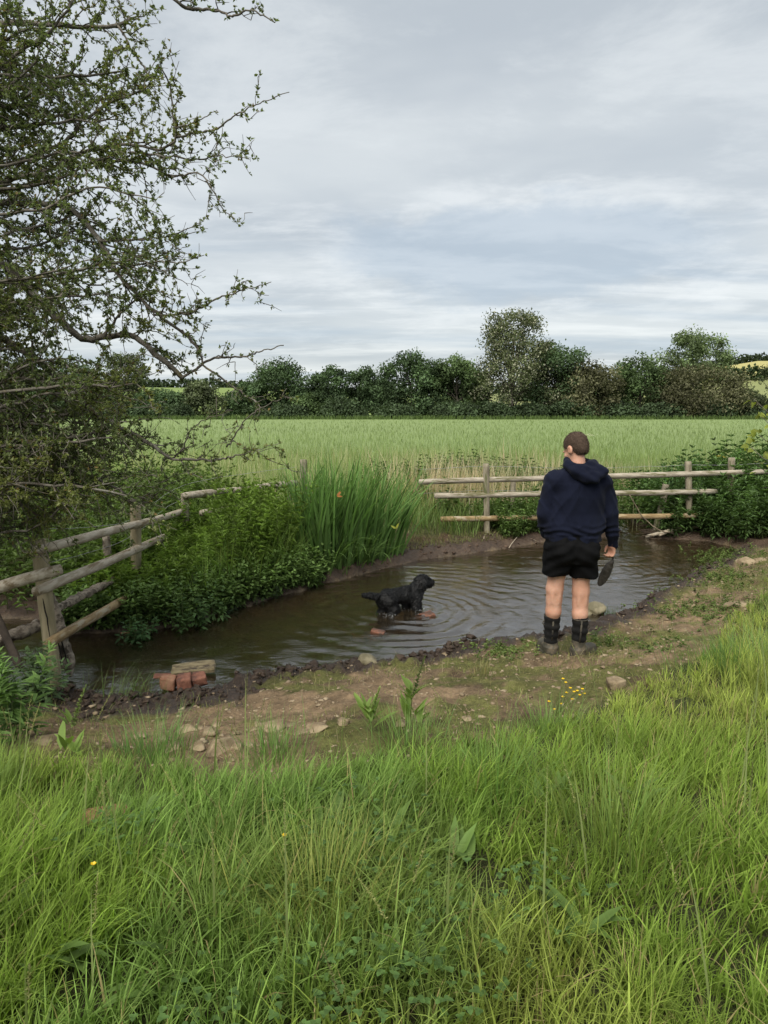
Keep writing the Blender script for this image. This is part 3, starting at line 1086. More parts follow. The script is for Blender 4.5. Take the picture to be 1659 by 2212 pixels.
def build_clods():
    # trampled wet clods along the near water edge, small grit and pebbles on the earth
    r = np.random.default_rng(818)
    t = (1 + 5 ** .5) / 2
    ico = unit(np.array([(-1, t, 0), (1, t, 0), (-1, -t, 0), (1, -t, 0), (0, -1, t), (0, 1, t), (0, -1, -t), (0, 1, -t), (t, 0, -1), (t, 0, 1), (-t, 0, -1), (-t, 0, 1)], float))
    icf = np.array([(0, 11, 5), (0, 5, 1), (0, 1, 7), (0, 7, 10), (0, 10, 11), (1, 5, 9), (5, 11, 4), (11, 10, 2), (10, 7, 6), (7, 1, 8), (3, 9, 4), (3, 4, 2), (3, 2, 6), (3, 6, 8), (3, 8, 9), (4, 9, 5), (2, 4, 11), (6, 2, 10), (8, 6, 7), (9, 8, 1)])
    # one level of subdivision so the lumps are rough, not faceted
    vs, fs, cache = list(ico), [], {}

    def mid(a, b):
        k = (min(a, b), max(a, b))
        if k not in cache:
            cache[k] = len(vs)
            vs.append(unit(vs[a] + vs[b]))
        return cache[k]
    for a, b, c in icf:
        ab, bc, ca_ = mid(a, b), mid(b, c), mid(c, a)
        fs += [(a, ab, ca_), (b, bc, ab), (c, ca_, bc), (ab, bc, ca_)]
    ball, bf = np.array(vs), np.array(fs)

    def lumps(name, n, cond, smin, smax, c1, c2, mat, flat=.7, x0=-3.2, x1=6.5, y0=3.4, y1=11):
        x, y = r.uniform(x0, x1, n * 30), r.uniform(y0, y1, n * 30)
        dn, df, ins = shore(x, y)
        k = cond(x, y, dn, df, ins)
        x, y = x[k][:n], y[k][:n]
        z = height(x, y)
        acc = Acc()
        for i in range(len(x)):
            s = smin + (smax - smin) * r.random() ** 2.5
            nb, fb_ = (ball, bf) if s > .015 and smin > .005 else (ico, icf)
            d = np.clip(1 + .34 * r.normal(0, 1, len(nb))[:, None], .35, 1.8)
            v = nb * d * s * np.array([r.uniform(.7, 1.5), r.uniform(.7, 1.4), flat * r.uniform(.6, 1.2)])
            a = r.uniform(0, 6.28)
            v = v @ np.array([[math.cos(a), math.sin(a), 0], [-math.sin(a), math.cos(a), 0], [0, 0, 1]])
            w = r.random()
            acc.add(v + np.array([x[i], y[i], z[i] + s * r.uniform(-.35, .2)]), None, fb_, np.array(c1) * (1 - w) + np.array(c2) * w)
        m, b, out = new_mat(name)
        c = b.n('ShaderNodeAttribute', attribute_name='Col').outputs['Color']
        pos = b.n('ShaderNodeNewGeometry').outputs['Position']
        nz = b.noise(pos, 60, 5, .7)
        sc = b.n('ShaderNodeVectorMath', operation='SCALE')
        b.set(sc, 0, c)
        b.set(sc, 'Scale', b.math('MULTIPLY_ADD', nz, 1.2, .4))
        bp = b.n('ShaderNodeBump', ins={'Strength': .9, 'Distance': .01})
        b.set(bp, 'Height', nz)
        pbsdf(b, out, Base_Color=sc.outputs[0], Roughness=mat, Normal=bp.outputs[0], Specular_IOR_Level=.3)
        tag(acc.link(name, m), kind='stuff')
    left = lambda x: .12 + .30 * sstep(-x, -.2, 1.6)
    lumps('mud_clods', 2300, lambda x, y, dn, df, ins: ~ins & (dn < df) & (dn < left(x) * r.random(len(x)) + .05 * (1 + fbm(x * 3, y * 3, None, 2, 12))) & (grass_side(x, y) < 0) & ((x < -.3) | (fbm(x * 2.3, y * 2.3, None, 2, 19) > -.05)), .006, .034, (.030, .019, .013), (.060, .040, .027), .55)
    lumps('grit', 3800, lambda x, y, dn, df, ins: ~ins & (dn < df) & (dn > .12) & (grass_side(x, y) < .1), .003, .020, (.16, .115, .07), (.34, .27, .18), .9, .6)
    lumps('far_bank_clods', 500, lambda x, y, dn, df, ins: ~ins & (df < dn) & (df < .6), .006, .030, (.060, .038, .026), (.115, .075, .05), .7, .7, -2.5, 3.4, 8.2, 12)


def build_small():
    # bricks and a board lying in the shallow water at the left
    a, b, c = G(364, 1474, .06), G(398, 1473, .06), G(430, 1468, .06)
    brick(a, (.108, .10, .10), .02, (0.05, .06), M_BRICKO, 'orange broken brick, leftmost of the row of three by the mud', 3)
    brick(b, (.110, .12, .095), .22, (0.14, -.10), M_BRICK, 'dark red brick in the middle of the row of three by the mud', 4)
    brick(c, (.112, .11, .085), .34, (0.22, -.2), M_BRICK, 'pale red brick, rightmost of the row of three by the mud', 5)
    p = G(418, 1444, .045)
    o = stone('plank', (0, 0, 0), (.34, .16, .045), M_BOARD, 21, 'short wet wooden plank lying behind the three bricks in the water', 'plank', None, 0, .97, 3, 1.2)
    o.data.transform(Matrix.Translation(Vector(p)) @ Matrix.Rotation(.22, 4, 'Z') @ Matrix.Rotation(.16, 4, 'X') @ Matrix.Rotation(-.06, 4, 'Y'))
    o.location = p
    o.data.transform(Matrix.Translation(-Vector(p)))
    brick(G(352, 1461, .0), (.15, .07, .03), .1, (0, 0), M_BRICK, 'thin brick sliver awash left of the plank', 7)
    brick(G(272, 1370 + 0, -.02), (.10, .06, .05), .3, (0, 0.05), M_BRICKO, 'small orange brick scrap in the dark water right of the leaning post', 8)
    # bricks showing through in front of the dog
    brick(G(918, 1334, -.024), (.21, .11, .07), .55, (.1, -.14), M_BRICKW, 'red brick breaking the surface in front of the dog', 9)
    brick(G(816, 1369, -.01), (.13, .09, .065), -.3, (.1, .16), M_BRICKW, 'orange brick corner showing above the ripples below the dog', 10)
    brick(G(782, 1378, -.035), (.20, .10, .06), .2, (0, .08), M_BRICKW, 'brick lying under the ripples left of the orange brick corner', 11)
    # stones along the edge
    stone('stone', G(790, 1430, .05), (.24, .17, .17), M_STONEG, 31, 'squared grey-brown stone block at the water edge in the middle', boxy=.75, rot=-.25)
    stone('stone', G(1292, 1318, .04), (.20, .18, .17), M_STONEG, 32, 'mossy tan boulder in the water right of the man', boxy=.45, rot=.3)
    stone('stone', G(1262, 1327, .0), (.22, .15, .09), M_STONEG, 33, 'flat dark stone awash beside the mossy boulder', boxy=.4)
    stone('stone', G(987, 1396, .035), (.09, .08, .09), M_STONEG, 34, 'small dark pointed stone at the edge left of the boots', boxy=.5)
    stone('stone', G(965, 1414, .02), (.28, .11, .05), M_STONE, 35, 'flat brown slab lying along the water edge', boxy=.6, rot=.45)
    stone('stone', G(1607, 1216, .09), (.26, .22, .16), M_STONE, 36, 'tan stone on the bank at the far right', boxy=.4)
    stone('stone', G(1637, 1214, .10), (.2, .16, .12), M_STONE, 37, 'smaller tan stone at the right edge of the bank', boxy=.4)
    stone('stone', G(1492, 1310, .09), (.17, .10, .07), M_STONE, 38, 'low pale stone on the earth bank under the water plants', boxy=.4)
    stone('stone', G(1590, 1308, .16), (.36, .2, .09), M_STONE, 39, 'wide half-buried tan stone by the right grass', boxy=.4, rot=.1)
    stone('stone', G(1165, 1568, .22), (.26, .15, .10), M_STONE, 40, 'tan stone lying under the buttercups at the grass edge', boxy=.45, rot=.1)
    # a scatter of pale stones at the foot of the grass, left
    spots = [(428, 1618, .11), (480, 1626, .15), (512, 1586, .06), (538, 1612, .09), (588, 1582, .14), (655, 1592, .10), (452, 1588, .10), (436, 1572, .05), (512, 1622, .07), (376, 1626, .11), (404, 1576, .13),
             (555, 1580, .08), (625, 1570, .09), (690, 1580, .12), (740, 1575, .08), (470, 1568, .08), (560, 1565, .07), (350, 1600, .09), (300, 1596, .08), (95, 1600, .16), (865, 1570, .08), (1010, 1566, .07), (1330, 1480, .18), (1065, 1452, .07)]
    LAB = {2: 'small stone above the largest rounded stone, nearer the mud', 3: 'squat pale stone left of the broad half-buried one', 5: 'wide pale stone at the right end of the tight scatter', 6: 'flat stone touching the flat brown stone from the right', 7: 'tiny stone between the flat brown stone and the grass',
           8: 'small stone squeezed between the largest rounded stone and its right neighbour', 9: 'stone half under the grass, left end of the scatter', 11: 'small stone behind the squat pale one', 12: 'small stone behind the wide pale one', 13: 'lone stone just right of the scatter',
           14: 'small lone stone midway between the scatter and the docks', 15: 'small stone lying highest on the earth above the scatter', 16: 'pebble-sized stone highest in the right half of the scatter', 17: 'stone left of the scatter beside the upright grass tuft', 18: 'small stone farthest left of the scatter on dark earth',
           20: 'small stone just left of the spiked dock', 21: 'small stone between the spiked dock and the buttercups', 23: 'small stone alone on the earth left of the boots'}
    for k, (u, v, s) in enumerate(spots):
        p = G(u, v, .2)
        z = hz1(p[0], p[1])
        p = G(u, v, z)
        r = np.random.default_rng(k)
        lab = {0: 'tan stone among the loose stones at the lower left of the earth', 1: 'largest rounded stone at the foot of the grass, left of the middle', 4: 'broad pale stone half buried in the earth, in the middle of the scatter',
               10: 'flat brown stone nearest the dark mud, left of the scatter', 19: 'pale stone beside the leafy weeds at the left edge', 22: 'pale stone under overhanging grass right of the buttercups'}.get(k)
        o = stone('stone', (p[0], p[1], hz1(p[0], p[1]) + s * r.uniform(-.08, .1)), (s * r.uniform(.9, 1.45), s * r.uniform(.7, 1.1), s * r.uniform(.4, .75)), M_STONE, 60 + k,
                  lab or LAB[k], 'stone', 'loose stones on the bare earth', r.uniform(0, 3), r.uniform(.25, .7))
    # brick scrap hidden in the grass at the left
    p = G(225, 1748, .42)
    brick((p[0], p[1], hz1(p[0], p[1]) + .01), (.22, .11, .07), .15, (.1, -.1), M_BRICKO, 'orange brick lying in the long grass at the lower left', 12)
    # drift dam at the inlet
    o = empty('driftwood_pile', (G(1460, 1165)[0], G(1460, 1165)[1], 0), 'tangle of brown twigs caught under the back fence at the inlet', 'driftwood')
    r = np.random.default_rng(77)
    acc = Acc()
    for k in range(230):
        p = G(r.uniform(1405, 1530), 1163, 0) + np.array([0, r.uniform(-.10, .25), r.uniform(0, .16) * r.uniform(.3, 1)])
        a = r.normal(0, .35)
        L = r.uniform(.15, .6)
        d = np.array([math.cos(a), math.sin(a) * .6, r.normal(0, .10)]) * L
        pts = polyline([p - d / 2, p + r.normal(0, .02, 3), p + d / 2], 5)
        pts[:, 2] = np.maximum(pts[:, 2], -.02)
        V, Q, T = tube(pts, [.006, .006, .005, .004, .002], 4)
        acc.add(V, Q, T)
    tag(acc.link('twigs', M_TWIGD, o), kind='stuff')
    br = link('branch', mesh_np('branch', *tube(polyline([G(1395, 1160, .03), P(1432, 1150, 11.9), P(1465, 1141, 12.0), P(1530, 1137, 12.1)], 14, .004, 1), np.linspace(.03, .022, 14), 8, .12, 2)), M_LOG, o)
    link('branch', mesh_np('branch', *tube(polyline([P(1424, 1157, 11.8), P(1446, 1148, 11.9), P(1470, 1141, 12.0)], 8, .003, 1), np.linspace(.022, .032, 8), 8, .12, 3)), M_LOG, o)
    s = link('stick', mesh_np('stick', *tube(polyline([P(1360, 1069, 11.7), P(1386, 1112, 11.75), P(1420, 1143, 11.8), P(1455, 1152, 11.85)], 14, .004, 5), np.linspace(.007, .012, 14), 6)), M_TWIG, o)
    # dead stems on the far mud
    for k, pts in enumerate(([(1085, 1150), (1120, 1163), (1165, 1166)], [(1100, 1178), (1130, 1160), (1160, 1158)], [(1045, 1173), (1060, 1158), (1072, 1150)])):
        w = [G(u, v, .06) for u, v in pts]
        w = [np.array([q[0], q[1], max(hz1(q[0], q[1]), 0) + .02]) for q in w]
        oo = link('dead_stem', mesh_np('dead_stem', *tube(polyline(w, 9, .006, k), np.linspace(.007, .003, 9), 5)), M_LOG, None, tuple(w[0]))
        tag(oo, ['long pale dead stem lying on the far mud behind the man', 'thin dead stem crossing the long one on the far mud', 'short dead stem sticking up from the far mud, left of the man'][k], 'stem')


build_small()
build_clods()

# ------------------------------------------------------------------ the man
def cloth_mat(name, c1, c2, scale=6.0, rough=0.9, sheen=0.3, weave=600):
    m, b, out = new_mat(name)
    tc = b.n('ShaderNodeTexCoord').outputs['Object']
    n1 = b.noise(tc, scale, 5, 0.6)
    col = b.mix(b.ramp(n1, .35, .65), c1, c2)
    n2 = b.noise(b.mapping(tc, (1, 1, .35)), 14, 5, .55, .6)
    n3 = b.noise(tc, weave, 2)
    hgt = b.math('ADD', n2, b.math('MULTIPLY', n3, 0.06))
    bp = b.n('ShaderNodeBump', ins={'Strength': .45, 'Distance': .02})
    b.set(bp, 'Height', hgt)
    pbsdf(b, out, Base_Color=col, Roughness=rough, Normal=bp.outputs[0], Specular_IOR_Level=.1, Sheen_Weight=sheen)
    return m


def skin_mat():
    m, b, out = new_mat('skin')
    tc = b.n('ShaderNodeTexCoord').outputs['Object']
    n1 = b.noise(tc, 7, 5, .6)
    n2 = b.noise(tc, 45, 4, .6)
    col = b.mix(b.ramp(n1, .35, .65), (.46, .245, .165), (.56, .325, .235))
    col = b.mix(b.math('MULTIPLY', b.ramp(n2, .5, .7), .25), col, (.44, .21, .15))
    bp = b.n('ShaderNodeBump', ins={'Strength': .12, 'Distance': .01})
    b.set(bp, 'Height', n2)
    pbsdf(b, out, Base_Color=col, Roughness=.55, Normal=bp.outputs[0], Specular_IOR_Level=.35, Subsurface_Weight=.12, Subsurface_Radius=(.02, .008, .004), Subsurface_Scale=.3)
    return m


def rotm(az, tilt, roll=0.0):
    """columns = local x, y(face), z axes after tilting the face down by tilt, then turning left by az"""
    ca, sa, ct, st = math.cos(az), math.sin(az), math.cos(tilt), math.sin(tilt)
    Rz = np.array([[ca, -sa, 0], [sa, ca, 0], [0, 0, 1]])
    Rx = np.array([[1, 0, 0], [0, ct, st], [0, -st, ct]])
    cr, sr = math.cos(roll), math.sin(roll)
    Ry = np.array([[cr, 0, sr], [0, 1, 0], [-sr, 0, cr]])
    return Rz @ Rx @ Ry


def build_person():
    base = G(1226, 1424, 0.06)
    zb = hz1(base[0], base[1])
    base = G(1226, 1424, zb + .005)
    root = empty('person', tuple(base), 'man seen from behind in navy hoodie, black shorts and rubber boots', 'person')
    O = np.array(base)

    def fin(name, fld, mat, parent, smooth=2, fold=None):
        V, Q = fld.surface()
        V = smooth_mesh(V, Q, smooth)
        if fold is not None:
            V = fold(V)
        me = mesh_np(name, V + O, Q)
        return link(name, me, mat, parent)

    # joints, metres from the point between the heels; +y is where he faces
    HL, HR = (-.080, .02, .93), (.080, .02, .93)
    KL, KR = (-.116, .04, .525), (.090, .02, .51)
    AL, AR = (-.122, .075, .10), (.086, .015, .10)
    SL, SR = (-.140, .01, 1.475), (.218, .01, 1.465)
    EL, WL = (-.222, .0, 1.19), (-.165, .17, 1.00)
    ER, WR = (.300, -.005, 1.20), (.338, .06, .950)
    hc = np.array([.012, .045, 1.705])
    hr = rotm(R(36), R(26))
    loc = lambda p: hc + hr @ np.array(p)

    # ---- body: one continuous skin surface
    f = Field((-.34, -.24, .0), (.44, .34, 1.90), .0068)
    f.loft([(.86, 0, .02, .15, .10), (.95, 0, .02, .16, .105), (1.1, 0, .02, .145, .10), (1.3, .005, .01, .17, .11), (1.43, .005, .01, .19, .10), (1.5, .01, .01, .13, .075), (1.54, .02, .015, .07, .06)], .03)
    for H, K_, A in ((HL, KL, AL), (HR, KR, AR)):
        H, K_, A = map(np.array, (H, K_, A))
        f.cone(H, K_ + (0, -.005, .05), .085, .064, .03)
        f.cone(K_ + (0, -.005, .05), K_ - (0, 0, .05), .063, .0575, .03)
        mid = K_ * .68 + A * .32
        f.cone(K_ - (0, 0, .03), mid + (0, -.008, 0), .0575, .0575, .03)
        f.cone(mid + (0, -.008, 0), A + (0, 0, .20), .0575, .049, .03)
        f.cone(A + (0, 0, .20), A + (0, 0, .10), .047, .038, .02)
        f.cone(A + (0, 0, .10), A + (0, 0, -.03), .038, .04, .02)
        f.ell(K_ + (-.028, -.057, .0), (.010, .010, .05), .02, 'u')
        f.ell(K_ + (.028, -.057, .0), (.010, .010, .05), .02, 'u')
    for S, E, W_ in ((SL, EL, WL), (SR, ER, WR)):
        f.cone(S, E, .055, .043, .03)
        f.cone(E, W_, .043, .029, .02)
    # neck and head
    f.cone((.036, .0, 1.47), (.022, .035, 1.65), .066, .058, .03)
    f.ell(loc((0, -.012, .022)), (.076, .098, .092), .02, rot=hr)
    f.ell(loc((0, .03, -.03)), (.062, .068, .085), .02, rot=hr)
    f.ell(loc((0, .055, -.083)), (.036, .036, .030), .025, rot=hr)
    f.ell(loc((0, .098, -.032)), (.013, .022, .024), .014, rot=hr)
    f.ell(loc((0, .088, .004)), (.052, .014, .012), .012, rot=hr)
    for s in (-1, 1):
        f.ell(loc((s * .031, .092, -.014)), (.014, .014, .010), .006, 's', rot=hr)
        f.ell(loc((s * .081, -.006, -.018)), (.011, .024, .034), .007, rot=hr)
        f.ell(loc((s * .091, .002, -.016)), (.007, .012, .020), .005, 's', rot=hr)
        f.ell(loc((s * .045, .07, -.035)), (.02, .02, .016), .02, rot=hr)
    f.ell(loc((0, .094, -.068)), (.024, .010, .008), .006, rot=hr)
    # hands: palm, four fingers, thumb (right: fingers closed on the loop; left: relaxed, in front)
    def hand(W_, d, side, palm_n, curl):
        W_, d, side, palm_n = (np.array(q, float) for q in (W_, d, side, palm_n))
        d, side, palm_n = d / np.linalg.norm(d), side / np.linalg.norm(side), palm_n / np.linalg.norm(palm_n)
        f.cone(W_, W_ + d * .03, .027, .028, .012)
        for q in (-.024, -.008, .008, .024):
            f.cone(W_ + d * .02 + side * q * .7, W_ + d * .082 + side * q, .016, .0115, .008)
        tips = []
        for q, L in ((-.027, .062), (-.009, .074), (.009, .078), (.026, .070)):
            p0 = W_ + d * .084 + side * q
            c1, c2, c3 = curl
            p = p0
            ang = 0
            for seg, ca_ in zip((.44, .32, .24), (c1, c2, c3)):
                ang += ca_
                n = p + (d * math.cos(ang) + palm_n * math.sin(ang)) * L * seg
                f.cone(p, n, .0092, .0082, .002)
                p = n
            tips.append(p)
        t0 = W_ + d * .030 + side * .026
        t1 = t0 + d * .026 + side * .020 + palm_n * .014
        t2 = t1 + d * .028 + palm_n * .018 - side * .006
        f.cone(t0, t1, .013, .0115, .006)
        f.cone(t1, t2, .0105, .0085, .002)
        return tips, t2
    tips, thumb = hand(WR, (.06, .20, -1), (-.55, .8, .1), (-.75, -.45, -.1), (.65, .9, .6))
    hand(WL, (.35, .75, -.45), (.2, .3, .9), (.9, -.4, .0), (.35, .5, .3))
    body = fin('body', f, skin_mat(), root, 1)

    # ---- hair: cropped, over the skull down to the nape
    f = Field(hc - .17, hc + .17, .0055)
    f.ell(loc((0, -.015, .026)), (.0795, .1010, .0950), .01, rot=hr)
    f.ell(loc((0, -.050, -.028)), (.057, .053, .060), .03, rot=hr)
    # cut away the face, the sides below the temples and the nape line
    f.ell(loc((0, .150, -.040)), (.13, .105, .115), .008, 's', rot=hr)
    for s in (-1, 1):
        f.ell(loc((s * .090, .018, -.062)), (.034, .052, .066), .012, 's', rot=hr)
    f.ell(loc((0, -.06, -.135)), (.12, .10, .06), .012, 's', rot=hr)
    m, b, o_ = new_mat('cropped_hair')
    tc = b.n('ShaderNodeTexCoord').outputs['Object']
    nz = b.noise(b.mapping(tc, (1, 1, .5)), 160, 4, .7)
    hcol = b.mix(b.ramp(nz, .3, .7), (.040, .026, .019), (.105, .072, .052))
    bp = b.n('ShaderNodeBump', ins={'Strength': .6, 'Distance': .006})
    b.set(bp, 'Height', nz)
    pbsdf(b, o_, Base_Color=hcol, Roughness=.8, Normal=bp.outputs[0], Specular_IOR_Level=.2)
    hair = fin('hair', f, m, root, 1)
    V, Q = f.surface()
    r = np.random.default_rng(8)
    n_ = unit(np.cross(V[Q[:, 2]] - V[Q[:, 0]], V[Q[:, 3]] - V[Q[:, 1]]))
    kk = r.choice(len(Q), 5200)
    w_ = r.random((5200, 1))
    bs = V[Q[kk, 0]] * (1 - w_) + V[Q[kk, 2]] * w_
    nn_ = n_[kk]
    fl = unit(nn_ * .8 + (hr @ np.array([0, .25, -.5]))[None] + r.normal(0, .3, (5200, 3)))
    sd2 = unit(np.cross(fl, r.normal(0, 1, (5200, 3)))) * .0011
    Lh = r.uniform(.006, .013, 5200)[:, None]
    VV = np.stack([bs - sd2, bs + sd2, bs + fl * Lh], 1).reshape(-1, 3) + O
    tag(link('hair_strands', mesh_np('hair_strands', VV, None, np.arange(5200 * 3).reshape(-1, 3)), m, hair), kind='stuff')

    # ---- hoodie
    navy = cloth_mat('navy_fleece', (.0050, .0064, .0150), (.0075, .0095, .0210), 5, .95, .03)
    f = Field((-.40, -.30, .86), (.46, .34, 1.66), .0078)
    f.loft([(.975, .008, .02, .222, .152), (1.03, .010, .02, .230, .160), (1.09, .014, .015, .230, .160), (1.2, .022, .01, .214, .148), (1.33, .032, .0, .214, .148),
            (1.43, .038, .0, .206, .138), (1.50, .040, .005, .155, .112), (1.545, .038, .01, .105, .092), (1.575, .036, .012, .082, .085)], .02, p=2.25)
    f.ell((-.115, .0, 1.445), (.100, .092, .082), .05)
    f.ell((.195, .0, 1.440), (.100, .092, .082), .05)
    SL_, SR_ = np.array(SL) + (.0, 0, -.02), np.array(SR) + (0, 0, -.02)
    f.cone(SL_, EL, .074, .062, .009)
    f.cone(EL, np.array(WL) + (0, 0, .0), .064, .048, .018)
    f.cone(SR_, ER, .074, .061, .009)
    f.cone(ER, (.332, .045, 1.03), .061, .058, .012)
    f.cone((.332, .045, 1.03), (.338, .056, .970), .058, .042, .02)
    f.cone((.338, .056, .980), (.341, .064, .930), .041, .038, .006)

    def folds(x, y, z):
        d = 0
        # drape lines running down the back, bunching above the hem and at the elbows
        back = sstep(-y, -.02, .06)
        w = fbm(x * 6 + 3, z * 2.2, None, 3, 5) * .008
        rid = (1 - np.abs(vnoise(x * 9 + (z - 1.2) * np.sign(x) * 5 + 2, z * 3.2, y * 3, 12))) ** 4
        rid2 = (1 - np.abs(vnoise(x * 16 - (z - 1.2) * np.sign(x) * 9, z * 6, y * 5, 14))) ** 5
        d = d + w - .011 * rid - .006 * rid2 + .004
        d = d + back * .003 * np.sin((x * 1.0 + .22 * (z - 1.2) + .05 * fbm(x * 4, z * 4, None, 2, 9)) * 46) * sstep(z, 1.02, 1.15) * (1 - sstep(z, 1.32, 1.46)) * .7
        bunch = np.exp(-((z - 1.055) / .05) ** 2)
        d = d + bunch * .007 * np.sin((z + .035 * np.sin(x * 13) + .2 * x * x) * 130)
        d = d + .010 * np.exp(-((z - 1.030) / .010) ** 2) * (np.abs(x) < .25)
        arm = sstep(np.abs(x - .035), .215, .25)
        d = d + arm * .0042 * np.sin(z * 34 + x * 90 + y * 40 + 3.2 * fbm(x * 7, y * 7, z * 4, 2, 7))
        return d
    f.disp(folds)
    # opening of the neck
    f.cone((.036, .015, 1.545), (.036, .03, 1.66), .066, .075, .01, 's')
    hd = fin('hoodie', f, navy, root, 1)
    # the hood lying on the back: collar ring and a hanging pouch with a fold
    f = Field((-.20, -.28, 1.36), (.26, .20, 1.68), .0058)
    ring = []
    for t in np.linspace(0, 2 * np.pi, 25):
        ring.append((.022 + .098 * math.sin(t), -.005 - .092 * math.cos(t), 1.580 - .028 * math.cos(t) + .012 * math.sin(t * 2)))
    f.chain(ring, [.026 + .012 * (0.5 + 0.5 * math.cos(t)) for t in np.linspace(0, 2 * np.pi, 25)], .012)
    f.chain([(-.085, -.05, 1.585), (-.05, -.125, 1.535), (.03, -.165, 1.485), (.085, -.16, 1.475)], [.026, .034, .038, .032], .03)
    f.chain([(.12, -.03, 1.585), (.145, -.10, 1.545), (.175, -.13, 1.525), (.10, -.165, 1.485)], [.026, .030, .026, .036], .03)
    f.ell((.045, -.122, 1.508), (.104, .048, .062), .03, rot=rotm(0, R(-25)))
    f.chain([(-.04, -.150, 1.588), (.04, -.178, 1.556), (.12, -.178, 1.548)], [.008, .022, .014], .012, 's')
    f.chain([(.02, -.10, 1.615), (.075, -.150, 1.575)], [.020, .012], .012, 's')
    f.disp(lambda x, y, z: .004 * fbm(x * 14, y * 14, z * 14, 2, 3) + .003 * np.sin((x * .5 + z) * 95))
    f.lo = f.lo + np.array([.018, 0, .004])
    fin('hood', f, navy, hd, 1)

    # ---- shorts
    f = Field((-.30, -.24, .62), (.30, .28, 1.08), .0078)
    f.loft([(.93, 0, .015, .200, .150), (.98, 0, .015, .205, .152), (1.05, 0, .018, .195, .145)], .02, p=2.3)
    f.loft([(.80, 0, .015, .208, .150), (.86, 0, .01, .214, .158), (.95, 0, .012, .206, .155)], .03, p=2.3)
    f.loft([(.700, -.118, .03, .104, .112), (.74, -.110, .022, .106, .124), (.82, -.100, .015, .108, .138), (.88, -.095, .01, .110, .14)], .02, p=2.3)
    f.loft([(.684, .112, .02, .112, .116), (.74, .106, .015, .110, .126), (.82, .100, .012, .108, .138), (.88, .095, .01, .110, .14)], .02, p=2.3)
    f.ell((-.088, -.085, .905), (.098, .085, .085), .05)
    f.ell((.09, -.088, .90), (.098, .085, .085), .05)
    f.cone((.0, -.20, 1.0), (.0, -.185, .84), .006, .012, .03, 's')
    f.cone((-.003, -.19, .82), (-.004, -.12, .60), .006, .010, .012, 's')
    f.loft([(.60, -.126, .035, .088, .094), (.72, -.115, .022, .082, .088)], .005, 's')
    f.loft([(.60, .104, .018, .094, .098), (.71, .104, .015, .084, .088)], .005, 's')
    f.disp(lambda x, y, z: .006 * fbm(x * 9, y * 7, z * 5, 3, 2) + .0045 * np.sin(z * 70 + np.abs(x) * 45 + 2 * fbm(x * 6, y * 6, z * 6, 2, 4)) * sstep(-y, -.1, .1))
    black = cloth_mat('black_shorts', (.0024, .0024, .0028), (.0045, .0045, .0050), 8, .85, .0)
    fin('shorts', f, black, root, 1)

    # ---- boots
    neo = cloth_mat('black_neoprene', (.0075, .0075, .008), (.015, .0145, .014), 12, .85, .02)
    rub = rough_mat('olive_rubber', (.042, .038, .028), (.075, .068, .050), 10, .62, .25, 60, (.11, .088, .06), (1, 1, 1), .35)
    solem = rough_mat('boot_sole', (.035, .032, .026), (.075, .065, .048), 12, .8, .4, 60)
    for A, toe, nm in ((AL, R(8), 'boot'), (AR, R(-52), 'boot')):
        A = np.array(A)
        top = A + (.002, -.010, .248) if A[0] < 0 else A + (.006, -.006, .238)
        dirv = np.array([-math.sin(toe), math.cos(toe), 0])
        sd_ = np.array([dirv[1], -dirv[0], 0])
        bt = empty(nm, tuple(O + np.array([A[0], A[1], 0])))
        bt.parent = root
        bt.location = Vector((A[0], A[1], 0))
        lo, hi = A - np.array([.24, .24, .12]), A + np.array([.24, .26, .30])
        lo[2], hi[2] = -.02, .40
        z0 = .055
        f = Field(lo, hi, .0062)
        f.cone(A + (0, 0, .03), top - (0, 0, .09), .053, .060, .02)
        f.cone(top - (0, 0, .09), top, .060, .064, .01)
        f.ell(top + (0, 0, .03), (.056, .056, .05), .004, 's')
        f.ell(top + (0, 0, .062), (.09, .09, .062), .002, 's')
        f.disp(lambda x, y, z: .003 * np.sin(z * 95 + 8 * x) + .003 * fbm(x * 12, y * 12, z * 12, 2, 6))
        fin('shaft', f, neo, bt, 1)
        # rim binding, back seam tape and a pull handle
        tt = np.linspace(0, 2 * np.pi, 25)
        rp = np.stack([top[0] + .062 * np.cos(tt), top[1] + .062 * np.sin(tt), np.full(25, top[2] - .002)], 1)
        V, Q, T = tube(rp + O, .006, 6)
        link('rim', mesh_np('rim', V, Q, T), solem, bt)
        V, Q, T = tube(np.array([A + (-.004, -.054, .05), (A + top) / 2 + (-.004, -.060, 0), top + (-.004, -.064, 0)]) + O, .008, 6, squash=.5)
        link('seam', mesh_np('seam', V, Q, T), solem, bt)
        hx = top + (.063 * (1 if A[0] > 0 else -1), .0, -.06)
        V, Q, T = tube(polyline([hx + (0, -.012, .02), hx + (.016 * np.sign(A[0]), -.014, 0), hx + (0, -.012, -.02)], 7) + O, .005, 6)
        link('pull_handle', mesh_np('pull_handle', V, Q, T), solem, bt)
        f = Field(lo, hi, .0062)
        f.cone(A + (0, 0, .055), A + (0, 0, -.01), .054, .056, .02)
        c0 = np.array([A[0], A[1], z0])
        f.ell(c0 - dirv * .012 + (0, 0, .0), (.053, .058, .052), .02)
        f.cone(c0 + (0, 0, .015), c0 + dirv * .14 + (0, 0, -.004), .056, .047, .03)
        f.ell(c0 + dirv * .165 + (0, 0, -.002), (.049, .055, .048), .025, rot=np.stack([sd_, dirv, np.array([0, 0, 1.])], 1))
        f.ell((A[0], A[1], -.08), (.5, .5, .105), .004, 's')
        f.disp(lambda x, y, z: -.004 * np.exp(-((z - .042) / .006) ** 2) - .003 * np.exp(-((z - .085) / .006) ** 2))
        fin('foot', f, rub, bt, 1)
        f = Field(lo, hi, .0062)
        sole = c0.copy()
        sole[2] = .018
